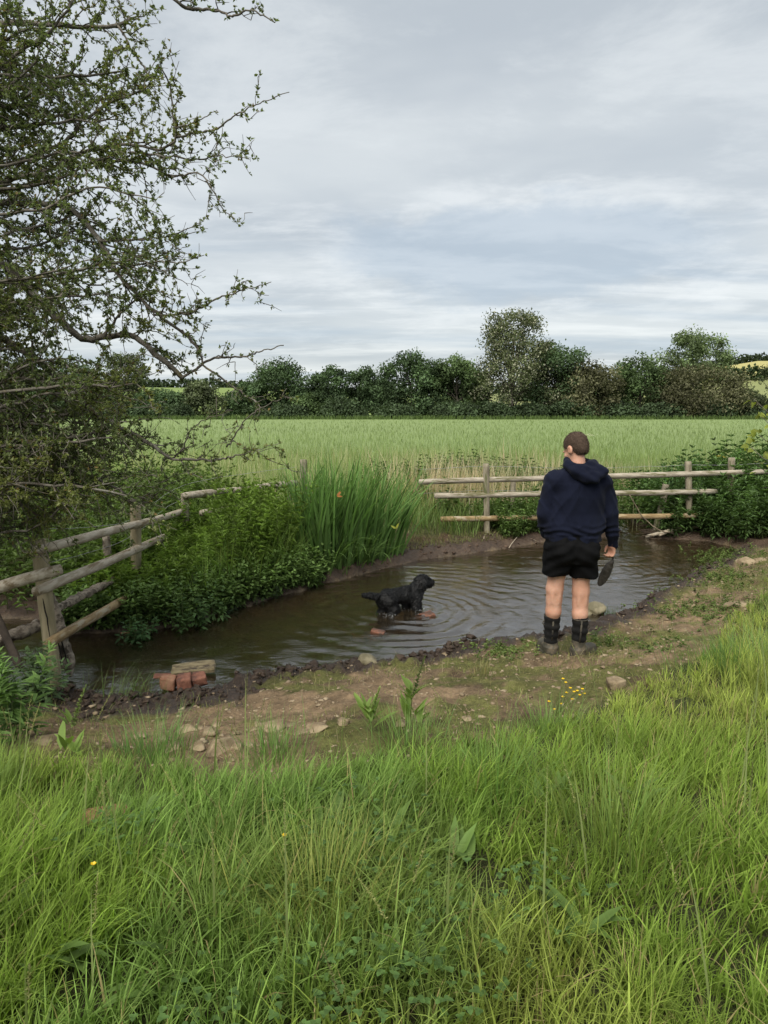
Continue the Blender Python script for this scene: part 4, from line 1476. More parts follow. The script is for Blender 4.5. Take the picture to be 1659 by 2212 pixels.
        f.cone(sole - dirv * .02, sole + dirv * .17, .062, .053, .0)
        f.ell(sole + dirv * .10, (.058, .1, .05), .02, rot=np.stack([sd_, dirv, np.array([0, 0, 1.])], 1))
        f.ell((A[0], A[1], .145), (.6, .6, .109), .002, 's')
        f.ell((A[0], A[1], -.101), (.6, .6, .1), .002, 's')
        fin('sole', f, solem, bt, 1)
    root.scale = (1.03, 1.03, 1.03)
    # ---- dark flat object on a short loop, held in the right hand
    hp = O + np.mean(tips[1:], 0)
    hp = O + (np.array(tips[2]) + np.array(thumb)) / 2
    p0 = O + np.array([.360, .075, .858]) * 1.03
    y = p0[1]
    e = empty('hanging_pouch', tuple(p0), 'flat dark oval object hanging by a short loop from the man\'s right hand', 'pouch')
    k0 = np.array([p0[0] - .006, y, p0[2] - .065])
    V, Q, T = tube(polyline([p0 + (.0, 0, .02), p0 + (-.003, .006, -.03), k0], 8), [.007, .006, .006, .007, .008, .009, .008, .007], 6)
    dk = rough_mat('dark_leather', (.018, .015, .012), (.04, .034, .028), 14, .6, .4, 60)
    link('loop', mesh_np('loop', V, Q, T), dk, e)
    c = k0 + np.array([-.055, .0, -.105])
    dv = unit(np.array([-.42, 0, -.9]))
    f = Field(c - .16 - O, c + .16 - O, .005)
    nrm = unit(np.array([.25, -.95, -.15]))
    sdv = unit(np.cross(dv, nrm))
    nrm = np.cross(sdv, dv)
    f.ell(c - O, (.050, .120, .013), .005, rot=np.stack([sdv, dv, nrm], 1))
    f.cone(c - dv * .10 - O, k0 - O, .016, .008, .02)
    f.disp(lambda x, y_, z: .0025 * fbm(x * 30, y_ * 30, z * 30, 2, 3))
    fin('oval', f, dk, e, 1)


build_person()

# ------------------------------------------------------------------ the dog
def build_dog():
    head = R(30)
    O = np.array([DOG[0], DOG[1], 0.0])
    ca, sa = math.cos(head), math.sin(head)
    RZ = np.array([[ca, -sa, 0], [sa, ca, 0], [0, 0, 1]])
    tow = lambda V: V @ RZ.T + O
    SCL = .88
    tow = lambda V: (V * SCL) @ RZ.T + O
    root = empty('dog', (O[0], O[1], -.15), 'black curly-coated dog wading in the stream, tail out, facing right', 'dog')
    f = Field((-.62, -.22, -.21), (.52, .22, .54), .008)
    # trunk: deep chest narrowing to the loin
    f.chain([(-.225, 0, .190), (-.10, 0, .196), (.05, 0, .190), (.17, 0, .188), (.215, 0, .208)], [.084, .078, .090, .098, .080], .05)
    f.ell((-.215, 0, .185), (.075, .082, .092), .04)
    # neck, skull, muzzle
    f.chain([(.19, 0, .22), (.255, 0, .285), (.285, -.005, .325)], [.084, .068, .066], .04)
    f.ell((.300, -.005, .340), (.086, .076, .076), .03)
    f.cone((.350, -.012, .318), (.420, -.022, .302), .050, .038, .02)
    f.ell((.360, -.013, .352), (.035, .045, .03), .02)
    f.cone((.37, -.016, .285), (.405, -.02, .268), .028, .018, .02)
    for s in (-1, 1):
        f.chain([(.275, s * .066 - .005, .365), (.268, s * .088 - .005, .315), (.272, s * .086 - .005, .270)], [.026, .033, .024], .012)
    # legs
    for s, q in ((-1, .02), (1, -.03)):
        f.chain([(-.215 + q, s * .055, .15), (-.165 + q, s * .072, .050), (-.235 + q, s * .072, -.035), (-.225 + q, s * .072, -.13), (-.195 + q, s * .072, -.15)], [.080, .058, .046, .042, .040], .03)
    for s, q in ((-1, .02), (1, -.04)):
        f.chain([(.165 + q, s * .06, .15), (.145 + q, s * .07, .055), (.160 + q, s * .07, -.05), (.165 + q, s * .07, -.14), (.19 + q, s * .07, -.155)], [.068, .050, .046, .042, .040], .03)
    # tail
    f.chain([(-.295, 0, .205), (-.36, .005, .215), (-.44, .01, .240), (-.535, .015, .262)], [.036, .034, .036, .018], .02)
    f.disp(lambda x, y, z: .010 * fbm(x * 17, y * 17, z * 17, 3, 4) + .004 * fbm(x * 50, y * 50, z * 50, 2, 6))
    V, Q = f.surface()
    V = smooth_mesh(V, Q, 1)
    m, b, out = new_mat('black_coat')
    tc = b.n('ShaderNodeTexCoord').outputs['Object']
    nz = b.noise(tc, 70, 4, .6)
    bp = b.n('ShaderNodeBump', ins={'Strength': .8, 'Distance': .01})
    b.set(bp, 'Height', nz)
    pbsdf(b, out, Base_Color=b.mix(b.ramp(nz, .35, .65), (.0028, .0028, .003), (.0085, .0082, .0085)), Roughness=.5, Normal=bp.outputs[0], Specular_IOR_Level=.4)
    link('body', mesh_np('body', tow(V), Q), m, root)
    # curly coat: short curved tufts of hair on the body surface
    r = np.random.default_rng(3)
    A, B, C = V[Q[:, 0]], V[Q[:, 1]], V[Q[:, 2]]
    nrm = unit(np.cross(V[Q[:, 2]] - V[Q[:, 0]], V[Q[:, 3]] - V[Q[:, 1]]))
    k = r.choice(len(Q), 14000)
    w = r.random((14000, 2))
    base = V[Q[k, 0]] * (1 - w[:, :1]) * (1 - w[:, 1:]) + V[Q[k, 1]] * w[:, :1] * (1 - w[:, 1:]) + V[Q[k, 2]] * w[:, :1] * w[:, 1:] + V[Q[k, 3]] * (1 - w[:, :1]) * w[:, 1:]
    n = nrm[k]
    ok = base[:, 2] > -.03
    base, n = base[ok], n[ok]
    N = len(base)
    flow = np.array([-.55, 0, -.6]) + r.normal(0, .55, (N, 3))
    flow = unit(flow - n * (flow * n).sum(1, keepdims=True))
    L = r.uniform(.014, .036, N)
    muz = (base[:, 0] > .30) & (base[:, 2] < .30)
    L[muz] *= 1.3
    sd_ = np.cross(flow, n)
    wd = r.uniform(.003, .006, N)[:, None]
    p1 = base + n * (L * .35)[:, None] + flow * (L * .35)[:, None]
    p2 = base + n * (L * .30)[:, None] + flow * (L * .95)[:, None] + sd_ * (r.normal(0, .35, N) * L)[:, None]
    VV = np.stack([base - sd_ * wd, base + sd_ * wd, p1 - sd_ * wd * .9, p1 + sd_ * wd * .9, p2], 1).reshape(-1, 3)
    o = (np.arange(N) * 5)[:, None]
    me = mesh_np('coat', tow(VV), (o + np.array([[0, 1, 3, 2]])), (o + np.array([[2, 3, 4]])))
    tag(link('coat', me, m, root), kind='stuff')
    # nose
    nf = Field((.40, -.07, .26), (.49, .03, .36), .005)
    nf.ell((.452, -.026, .312), (.018, .022, .017), .004)
    V, Q = nf.surface()
    mm = rough_mat('dog_nose', (.008, .008, .008), (.012, .012, .012), rough=.35)
    link('nose', mesh_np('nose', tow(V), Q), mm, root)
    # splashes round the legs
    mw, b, out = new_mat('splash_drops')
    pbsdf(b, out, Base_Color=(.85, .88, .9, 1), Roughness=.08, Transmission_Weight=.6, IOR=1.33)
    acc = Acc()
    t = (1 + 5 ** .5) / 2
    ico = unit(np.array([(-1, t, 0), (1, t, 0), (-1, -t, 0), (1, -t, 0), (0, -1, t), (0, 1, t), (0, -1, -t), (0, 1, -t), (t, 0, -1), (t, 0, 1), (-t, 0, -1), (-t, 0, 1)], float))
    icf = np.array([(0, 11, 5), (0, 5, 1), (0, 1, 7), (0, 7, 10), (0, 10, 11), (1, 5, 9), (5, 11, 4), (11, 10, 2), (10, 7, 6), (7, 1, 8), (3, 9, 4), (3, 4, 2), (3, 2, 6), (3, 6, 8), (3, 8, 9), (4, 9, 5), (2, 4, 11), (6, 2, 10), (8, 6, 7), (9, 8, 1)])
    for lx, ly, nn in ((-.25, -.12, 40), (.20, -.12, 40), (-.05, .02, 30), (.26, .0, 20)):
        for _ in range(nn):
            rr = abs(r.normal(0, .06)) + .03
            a = r.uniform(0, 6.28)
            p = np.array([lx + rr * math.cos(a) * 1.3, ly + rr * math.sin(a), abs(r.normal(0, .008)) + .002])
            s = r.uniform(.002, .005)
            acc.add(tow((ico * s * np.array([r.uniform(.8, 2.2), 1, r.uniform(.5, 1.2)]) + p)), None, icf)
    o = acc.link('splash', mw, None, (O[0], O[1], 0))
    tag(o, kind='stuff')
    o['label'] = 'splashing droplets round the wading dog'


build_dog()

# ------------------------------------------------------------------ plants
class Bag:
    """collects leaves and blades of one plant or patch"""
    def __init__(s, seed=0):
        s.a, s.r = Acc(), np.random.default_rng(seed)

    def stems(s, base, h, lean_az, lean, nl, L, Wd, col, var=.25, stem=True, up=.75, whorl=2, taper=.55, droop=.35, start=.15, stemcol=(.10, .13, .05), curve=.2, simple=False):
        """leafy upright stems; base (N,3), h (N,)"""
        r = s.r
        N = len(base)
        t = np.linspace(start, 1, nl)
        d = np.stack([np.cos(lean_az), np.sin(lean_az)], 1)
        ph = lean[:, None] + curve * t[None, :]
        x = h[:, None] * t * np.sin(ph)
        z = h[:, None] * t * np.cos(ph)
        ctr = np.empty((N, nl, 3))
        ctr[..., :2] = base[:, None, :2] + x[..., None] * d[:, None]
        ctr[..., 2] = base[:, None, 2] + z
        if stem:
            V, Q, T, C = blades(base, h, np.full(N, .006) + h * .004, lean_az, lean, np.full(N, curve * .8), np.broadcast_to(np.array(stemcol), (N, 3)), 3, r=r, power=6)
            s.a.add(V, Q, T, C)
        tone = 1 + r.normal(0, var, (N, 1, 1))
        for w in range(whorl):
            az = r.uniform(0, 6.28, (N, 1)) + np.arange(nl)[None, :] * 1.57 + w * 2 * np.pi / whorl + r.normal(0, .25, (N, nl))
            el = up + .55 * t[None, :] ** 2 - .35 * (1 - t[None, :]) + r.normal(0, .18, (N, nl))
            dv = np.stack([np.cos(az) * np.cos(el), np.sin(az) * np.cos(el), np.sin(el)], -1)
            sz = (1 - (1 - taper) * t[None, :] ** 1.5) * r.uniform(.75, 1.2, (N, nl)) * (.55 + .45 * np.minimum(1, t[None, :] * 3))
            ll = (L * sz).ravel()
            ww = (Wd * sz).ravel()
            c = np.array(col) * tone * (1 + r.normal(0, var * .5, (N, nl, 1))) * (0.88 + .28 * t[None, :, None])
            c = np.clip(c, .008, .6)
            V, Q, T, C = leaves(ctr.reshape(-1, 3), dv.reshape(-1, 3), np.array([0, 0, 1.]) + r.normal(0, .25, (N * nl, 3)), ll, ww, droop + r.uniform(-.15, .25, N * nl), c.reshape(-1, 3), simple)
            s.a.add(V, Q, T, C)

    def grass(s, base, h, w, col, lean=.25, curve=.9, segs=4, var=.2, az=None, power=1.6, tipf=1.12, azs=None):
        r = s.r
        N = len(base)
        if az is None:
            a = r.uniform(0, 6.28, N)
        else:
            a = az + r.normal(0, .7 if azs is None else azs, N)
        c = np.clip(np.array(col) * (1 + r.normal(0, var, (N, 1))) * (1 + r.normal(0, .06, (N, 3))), .01, .7)
        V, Q, T, C = blades(base, h, w, a, np.abs(r.normal(0, lean, N)), np.abs(r.normal(curve, curve * .45, N)), c, segs, c * tipf, r=r, power=power)
        s.a.add(V, Q, T, C)

    def link(s, name, mat, parent=None, loc=None):
        return s.a.link(name, mat, parent, loc)


def scatter(n, x0, x1, y0, y1, cond, r, ztop=None):
    out = []
    tot = 0
    while tot < n:
        x, y = r.uniform(x0, x1, n * 3), r.uniform(y0, y1, n * 3)
        dn, df, ins = shore(x, y)
        k = cond(x, y, dn, df, ins)
        out.append(np.stack([x[k], y[k]], 1))
        tot += int(k.sum())
        if len(out) > 40:
            break
    p = np.concatenate(out)[:n]
    z = height(p[:, 0], p[:, 1])
    return np.concatenate([p, z[:, None]], 1)


GREEN = (.175, .255, .058)
DEEP = (.034, .075, .026)
MINT = (.130, .205, .058)
FRESH = (.095, .170, .040)
STRAW = (.40, .33, .21)


def ucol(p):
    return proj(p)[0]


def build_bank_left():
    r = np.random.default_rng(101)
    side = lambda x, y, dn, df, ins: ~ins & (df < dn)
    # low leafy herbs at the water's edge
    b = Bag(1)
    p = scatter(1300, -3.2, -.75, 6.4, 9.3, lambda x, y, dn, df, ins: side(x, y, dn, df, ins) & (df < .42 + .2 * np.sin(x * 5)), r)
    nearw = np.clip((p[:, 1] - 6.5), 0, 3)
    b.stems(p, r.uniform(.18, .42, len(p)), r.uniform(-2.8, -.3, len(p)), np.abs(r.normal(.25, .2, len(p))), 6, .075, .040, MINT, whorl=2, up=.25, taper=.6)
    tag(b.link('waterside_herbs', M_LEAF), kind='stuff')
    b = Bag(2)
    # tall leafy stems behind, up to the rails
    p = scatter(620, -3.1, -.8, 6.9, 9.6, lambda x, y, dn, df, ins: side(x, y, dn, df, ins) & (df > .25) & (df < 1.5) & (x / y < -.135), r)
    low = 1 - .52 * sstep(-p[:, 0], 1.75, 2.2) * (1 - sstep(p[:, 1], 8.6, 9.2))
    b.stems(p, r.uniform(.7, 1.1, len(p)) * low, r.uniform(0, 6.28, len(p)), np.abs(r.normal(.06, .08, len(p))), 15, .105, .024, GREEN, whorl=3, up=.5, taper=.6, droop=.4, simple=True)
    tag(b.link('tall_herbs', M_LEAF), kind='stuff')
    b = Bag(3)
    p = scatter(5200, -3.0, -.6, 6.9, 9.9, lambda x, y, dn, df, ins: side(x, y, dn, df, ins) & (df > .12) & (df < 1.7) & (x / y < -.120), r)
    low = 1 - .5 * sstep(-p[:, 0], 1.75, 2.2) * (1 - sstep(p[:, 1], 8.6, 9.2))
    b.grass(p, r.uniform(.4, .95, len(p)) * low, r.uniform(.007, .016, len(p)), (.185, .270, .068), .16, .75, 4, .22)
    tag(b.link('bank_grass', M_GRASS), kind='stuff')
    # undergrowth beyond the rails, left
    b = Bag(4)
    p = scatter(1500, -7.5, -2.4, 7.2, 11.5, lambda x, y, dn, df, ins: side(x, y, dn, df, ins) & (df > .02) & ((x < -2.6) | (df > 1.2)), r)
    b.stems(p, r.uniform(.35, .95, len(p)), r.uniform(0, 6.28, len(p)), np.abs(r.normal(.12, .12, len(p))), 10, .11, .042, (.105, .155, .046), whorl=2, up=.4, taper=.6, simple=True)
    tag(b.link('undergrowth', M_LEAF), kind='stuff')


def build_iris():
    r = np.random.default_rng(7)
    c = G(795, 1222, .15)
    e = empty('flag_iris', (c[0], c[1], .12), 'big clump of tall sword-leaved flag iris on the far bank, left of the middle', 'plant')
    b = Bag(5)
    p = scatter(640, c[0] - 1.25, c[0] + 1.0, c[1] - .55, c[1] + 1.0, lambda x, y, dn, df, ins: ~ins & (df > .10) & (df < dn) & (((x - c[0] + .02) / 1.05) ** 2 + ((y - c[1] - .30) / .80) ** 2 < 1), r)
    rel = (p[:, 0] - c[0] + .10) / .9
    az = np.arctan2(p[:, 1] - c[1] - .35 + r.normal(0, .3, len(p)), p[:, 0] - c[0] + .25 + r.normal(0, .35, len(p)))
    az = np.where(r.random(len(p)) < .55, r.normal(-.15, .5, len(p)), az)
    h = r.uniform(.95, 1.62, len(p)) * (1 - .12 * np.abs(rel))
    tone = (1 + r.normal(0, .2, (len(p), 1)))
    col = np.array([.108, .190, .055]) * np.clip(1 + r.normal(0, .32, (len(p), 1)), .4, 1.8)
    V, Q, T, C = blades(p, h, r.uniform(.030, .052, len(p)), az, np.abs(r.normal(.08, .09, len(p))) + .25 * np.clip(rel, 0, 1), np.abs(r.normal(.32, .38, len(p))) + .5 * np.clip(rel, 0, 1) * r.random(len(p)), col, 7, col * 1.35, .9, 2.6, r)
    b.a.add(V, Q, T, C)
    # arching outer leaves over the water
    n = 130
    p = scatter(n, c[0] - .5, c[0] + 1.05, c[1] - .6, c[1] + .6, lambda x, y, dn, df, ins: ~ins & (df > .05) & (df < .75), r)
    col = np.array([.125, .205, .06]) * (1 + r.normal(0, .2, (len(p), 1)))
    V, Q, T, C = blades(p, r.uniform(.45, .85, len(p)), r.uniform(.014, .026, len(p)), r.normal(-.5, .7, len(p)), np.abs(r.normal(.35, .2, len(p))), np.abs(r.normal(1.25, .5, len(p))), col, 8, col * 1.3, .5, 2.2, r)
    b.a.add(V, Q, T, C)
    tag(b.link('leaves', M_GRASS, e), kind='stuff')
    # one withered orange leaf and a spent yellow flower
    for nm, q, colr, dr in (('withered_leaf', P(728, 1072, c[1] - .25), (.50, .20, .07), (.9, 0, .25)), ('spent_flower', P(855, 1142, c[1] - .3), (.32, .34, .05), (.3, -.2, .6))):
        bb = Bag(9)
        n = 4
        V, Q, T, C = leaves(np.repeat(q[None], n, 0), np.array(dr)[None] + r.normal(0, .35, (n, 3)), np.tile([0, -1., .3], (n, 1)), .075, .026, .3, np.tile(colr, (n, 1)))
        bb.a.add(V, Q, T, C)
        bb.link(nm, M_LEAF, e)


def build_bank_back():
    r = np.random.default_rng(202)
    fb = lambda x, y, dn, df, ins: ~ins & (df < dn)
    # grass under and behind the back fence
    b = Bag(11)
    p = scatter(5200, .2, 7.5, 10.9, 14.0, lambda x, y, dn, df, ins: fb(x, y, dn, df, ins) & (df > .55 + .25 * np.sin(x * 4) * (y < 12)) & (y > 11.25), r)
    b.grass(p, r.uniform(.20, .55, len(p)), r.uniform(.008, .016, len(p)), (.15, .215, .065), .2, .9, 4, .22)
    # sparse flattened grass on the mud itself
    p = scatter(3200, -.4, 3.4, 9.6, 11.9, lambda x, y, dn, df, ins: fb(x, y, dn, df, ins) & (df > .18), r)
    b.grass(p, r.uniform(.05, .15, len(p)), r.uniform(.004, .010, len(p)), (.17, .175, .07), .6, .9, 3, .3)
    tag(b.link('fence_grass', M_GRASS), kind='stuff')
    b = Bag(12)
    p = scatter(420, 1.3, 3.9, 11.4, 12.6, lambda x, y, dn, df, ins: fb(x, y, dn, df, ins) & (df > .15) & (x + .25 * y > 4.75), r)
    b.stems(p, r.uniform(.22, .5, len(p)), r.uniform(-3.1, 0, len(p)), np.abs(r.normal(.15, .12, len(p))), 8, .10, .028, (.110, .170, .052), whorl=3, up=.4, simple=True)
    # banks of the inlet
    p = scatter(700, 3.2, 8.5, 12.2, 17.5, lambda x, y, dn, df, ins: ~ins & (df < .9), r)
    b.stems(p, r.uniform(.3, .75, len(p)), r.uniform(-3.1, 0, len(p)), np.abs(r.normal(.2, .15, len(p))), 9, .11, .035, (.110, .170, .052), whorl=3, up=.4, simple=True)
    tag(b.link('inlet_herbs', M_LEAF), kind='stuff')
    # lush growth on the right bank
    b = Bag(13)
    cx = G(1600, 1178)
    p = scatter(620, 4.55, 8.2, 10.6, 14.0, lambda x, y, dn, df, ins: ~ins & (y > 11.05 + .5 * np.maximum(0, 5.2 - x)) & (df > .0) & (df < 2.6), r)
    hh = r.uniform(.35, .75, len(p)) + .45 * sstep(p[:, 0], 5.0, 6.2) * r.random(len(p)) + .25 * sstep(p[:, 1], 11.8, 12.6)
    b.stems(p, hh, r.uniform(-3.1, 0, len(p)), np.abs(r.normal(.16, .14, len(p))), 12, .135, .046, (.090, .150, .050), whorl=3, up=.35, taper=.65, simple=True)
    tag(b.link('right_bank_herbs', M_LEAF), kind='stuff')
    # flag leaves behind the fence, right
    c = np.array([5.35, 13.1])
    p = scatter(300, 4.5, 6.6, 12.5, 13.9, lambda x, y, dn, df, ins: ~ins & (df > .1), r)
    e = empty('flag_iris', (c[0], c[1], hz1(*c)), 'flag iris with one yellow flower growing behind the right end of the back fence', 'plant')
    bb = Bag(14)
    bb.grass(p, r.uniform(.7, 1.2, len(p)), r.uniform(.018, .032, len(p)), (.080, .150, .058), .08, .35, 5, .2, power=2.6)
    tag(bb.link('leaves', M_GRASS, e), kind='stuff')
    q = P(1557, 987, 12.9)
    bb = Bag(15)
    n = 7
    a = np.arange(n) * 6.28 / n
    V, Q, T, C = leaves(np.repeat(q[None], n, 0), np.stack([np.cos(a), .5 * np.sin(a), .35 + .3 * np.sin(a * 3)], 1), np.tile([0, 0, 1.], (n, 1)), .085, .05, .5, np.tile((.75, .50, .02), (n, 1)))
    bb.a.add(V, Q, T, C)
    bb.link('flower', M_LEAF, e)
    # rough growth behind: brambles, dry stems
    b = Bag(16)
    p = scatter(1500, -.3, 11, 12.2, 17.0, lambda x, y, dn, df, ins: ~ins & (df > .5), r)
    p = p[(fbm(p[:, 0] * .7, p[:, 1] * .7, None, 2, 5) > -.15) | (p[:, 0] > 2.3)]
    b.stems(p, r.uniform(.25, .7, len(p)), r.uniform(0, 6.28, len(p)), np.abs(r.normal(.2, .2, len(p))), 8, .11, .05, (.095, .150, .048), whorl=3, up=.35, simple=True)
    tag(b.link('brambles', M_LEAF), kind='stuff')
    b = Bag(17)
    for cx_, cy_, n, sp in ((1.5, 12.9, 520, .35), (2.3, 13.2, 420, .4), (.6, 13.2, 160, .4), (.95, 12.6, 140, .2), (-1.0, 10.6, 170, .22), (-1.9, 10.2, 110, .35), (4.2, 15.2, 160, .6), (7.2, 15.5, 420, .8), (5.6, 16.5, 420, .9), (4.4, 16.8, 300, .8), (3.0, 12.9, 60, .25)):
        p = np.stack([r.normal(cx_, sp, n), r.normal(cy_, sp * .6, n)], 1)
        p = np.concatenate([p, height(p[:, 0], p[:, 1])[:, None]], 1)
        b.grass(p, r.uniform(.5, 1.15, n), r.uniform(.010, .019, n), (.50, .42, .28), .22, .35, 3, .2)
    tag(b.link('dry_stems', M_GRASS), kind='stuff')


def build_field():
    r = np.random.default_rng(303)
    # rough margin between stream and crop
    b = Bag(21)
    n = 17000
    u = r.random(n * 2)
    y = 1 / (1 / 10.4 - u * (1 / 10.4 - 1 / 24.0))
    x = r.uniform(-.66, .66, n * 2) * y + r.normal(0, 1, n * 2)
    dn, df, ins = shore(x, y)
    k = ~ins & (df > 1.25) & (df < dn)
    x, y = x[k][:n], y[k][:n]
    p = np.stack([x, y, height(x, y)], 1)
    pn = fbm(x * .5, y * .5, None, 3, 8)
    brown = sstep(x / y, .18, .38) * sstep(pn, -.3, .5) * (1 - sstep(y, 17, 21))
    col = np.array([.185, .240, .080])[None] * (1 - .6 * brown[:, None]) + np.array([.30, .24, .15])[None] * .6 * brown[:, None]
    col = col * (1 + .25 * pn[:, None]) * (1 + r.normal(0, .15, (len(x), 1)))
    a = r.uniform(0, 6.28, len(x))
    V, Q, T, C = blades(p, r.uniform(.3, .62, len(x)), .011 * y / 11 * r.uniform(.7, 1.2, len(x)), a, np.abs(r.normal(.12, .1, len(x))), np.abs(r.normal(.6, .3, len(x))), np.clip(col, .02, .6), 3, np.clip(col * 1.25, 0, .7), r=r)
    b.a.add(V, Q, T, C)
    # pale seed heads
    n = 3800
    y = r.uniform(12.5, 20, n)
    x = r.uniform(-.5, .5, n) * y
    p = np.stack([x, y, height(x, y)], 1)
    b.grass(p, r.uniform(.55, .8, n), .008 * y / 13, (.42, .42, .24), .1, .3, 2, .15)
    tag(b.link('field_margin_grass', M_GRASS), kind='stuff')
    # young crop, thinner and coarser with distance
    b = Bag(22)
    n = 42000
    u = r.random(n)
    y = 1 / (1 / 17.0 - u * (1 / 17.0 - 1 / 150.0))
    x = r.uniform(-.75, .75, n) * y
    p = np.stack([x, y, np.full(n, .60)], 1)
    pn = fbm(x * .08, y * .05, None, 3, 9)
    col = np.array([.195, .250, .105]) * (1 + .12 * pn[:, None]) * (1 + r.normal(0, .12, (n, 1)))
    near = (1 - sstep(y, 20, 32))[:, None]
    col = col * (1 - near * .5) + np.array([.20, .26, .085]) * near * .5
    V, Q, T, C = blades(p, r.uniform(.22, .40, n), .018 * (y / 17) * r.uniform(.6, 1.1, n), r.uniform(0, 6.28, n), np.abs(r.normal(.1, .1, n)), np.abs(r.normal(.4, .25, n)), np.clip(col, .02, .6), 2, np.clip(col * 1.25, 0, .7), 1.5, r=r)
    b.a.add(V, Q, T, C)
    tag(b.link('crop', M_GRASS), kind='stuff')


def build_front_grass():
    r = np.random.default_rng(404)
    # tufts
    n = 5200
    X, Y = [], []
    while sum(map(len, X)) < n:
        x = r.uniform(-5.2, 7.0, 40000)
        y = r.uniform(.75, 9.0, 40000)
        gs = grass_side(x, y) + .22 * fbm(x * 1.7, y * 1.7, None, 3, 61)
        dens = np.clip((2.6 / np.maximum(y, 1.2)) ** 1.2, .12, 1)
        vis = np.abs(x) < .60 * y + 1.1
        k = (gs > 0) & vis & (r.random(40000) < dens) & (y > .8)
        X.append(x[k])
        Y.append(y[k])
    x, y = np.concatenate(X)[:n], np.concatenate(Y)[:n]
    gs = grass_side(x, y)
    flowa = .25 + 1.2 * fbm(x * .55, y * .55, None, 2, 62)
    right = sstep(x / np.maximum(y, .5), .05, .35)
    hgt = (.222 + .075 * fbm(x * .9, y * .9, None, 2, 63)) * (1 - .12 * right) * (.45 + .55 * sstep(gs, .0, .6))
    hgt = hgt * (1 + .42 * np.clip(fbm(x * 2.1, y * 2.1, None, 2, 68), -.8, 1)) * (1 + r.normal(0, .14, n))
    yel = sstep(fbm(x * .9 + 4, y * .9, None, 3, 64) + .55 * right, -.1, .75)
    rk = sstep(np.hypot((x - 2.75) / .7, (y - 4.75) / .9), 1.0, .4)
    hgt = hgt * (1 + .35 * rk)
    nb = r.integers(8, 27, n)
    idx = np.repeat(np.arange(n), nb)
    N = len(idx)
    rad = np.abs(r.normal(0, .030, N))
    ang = r.uniform(0, 6.28, N)
    bx, by = x[idx] + rad * np.cos(ang), y[idx] + rad * np.sin(ang)
    p = np.stack([bx, by, height(bx, by, False)], 1)
    rt = right[idx]
    az = np.where(r.random(N) < .45 + .2 * rt, ang + r.normal(0, .4, N), flowa[idx] + r.normal(0, .55, N))
    h = hgt[idx] * r.uniform(.55, 1.25, N)
    wd = r.uniform(.0045, .0098, N) * np.where(r.random(N) < .12, 1.6, 1) * (1 - .22 * rt)
    base = np.array([.190, .278, .048])
    ycol = np.array([.275, .315, .072])
    blu = np.array([.125, .220, .068])
    yy = yel[idx][:, None]
    col = base * (1 - yy * .75) + ycol * yy * .75
    bl = sstep(fbm(x * 1.3 + 9, y * 1.3, None, 2, 66), .1, .6)[idx][:, None]
    col = col * (1 - bl * .5) + blu * bl * .5
    col = col * np.clip(1 + r.normal(0, .20, (n, 1)), .5, 1.7)[idx] * np.clip(1 + r.normal(0, .20, (N, 1)), .4, 1.8)
    dry = r.random(N) < .025 + .035 * rt
    col[dry] = np.array([.34, .28, .13]) * (1 + r.normal(0, .2, (int(dry.sum()), 1)))
    le, cu = np.abs(r.normal(.22, .18, N)), np.abs(r.normal(.85, .5, N))
    a = Acc()
    for far_, sg in ((p[:, 1] < 2.7, 4), (p[:, 1] >= 2.7, 3)):
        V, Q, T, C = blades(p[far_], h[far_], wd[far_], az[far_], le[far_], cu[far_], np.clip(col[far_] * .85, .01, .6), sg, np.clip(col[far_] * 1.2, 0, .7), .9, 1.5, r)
        a.add(V, Q, T, C)
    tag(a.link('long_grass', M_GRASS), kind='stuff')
    # clover and other low broad leaves between the tufts
    b = Bag(31)
    for (u, v, n, sp) in ((765, 1735, 45, .12), (770, 2010, 26, .09), (960, 1900, 26, .08), (980, 2060, 40, .10), (700, 2120, 28, .07), (380, 2150, 26, .07), (940, 1985, 40, .1), (240, 1735, 60, .10), (830, 1790, 30, .1), (1180, 1840, 35, .1), (520, 2110, 18, .08), (620, 1900, 25, .12), (800, 1690, 40, .2)):
        c = G(u, v, .55)
        c = G(u, v, .25 + hz1(c[0], c[1]))
        x, y = r.normal(c[0], sp, n), r.normal(c[1], sp, n)
        z = height(x, y, False) + r.uniform(.08, .20, n)
        a0 = r.uniform(0, 6.28, n)
        for k in range(3):
            aa = a0 + k * 2.1
            d = np.stack([np.cos(aa), np.sin(aa), r.uniform(-.05, .35, n)], 1)
            c_ = np.array([.090, .160, .045]) * (1 + r.normal(0, .2, (n, 1)))
            V, Q, T, C = leaves(np.stack([x, y, z], 1), d, np.tile([0, 0, 1.], (n, 1)), r.uniform(.012, .021, n), r.uniform(.011, .019, n), .1, c_)
            b.a.add(V, Q, T, C)
    tag(b.link('clover', M_LEAF), kind='stuff')
    # seed heads standing above the grass
    b = Bag(35)
    n = 90
    xs, ys = r.uniform(-2.6, 3.2, n * 3), r.uniform(1.5, 4.3, n * 3)
    k = (grass_side(xs, ys) > -.05) & (np.abs(xs) < .62 * ys + .3) & ((xs < -.6) | (r.random(n * 3) < .45))
    xs, ys = xs[k][:n], ys[k][:n]
    n = len(xs)
    p = np.stack([xs, ys, height(xs, ys, False)], 1)
    b.stems(p, r.uniform(.38, .58, n), r.uniform(0, 6.28, n), np.abs(r.normal(.12, .1, n)), 26, .013, .0035, (.27, .27, .12), whorl=3, up=.8, start=.68, taper=.6, stemcol=(.20, .24, .09), simple=True)
    tag(b.link('seed_heads', M_GRASS), kind='stuff')
    # broad-leaved weeds in the sward
    b = Bag(36)
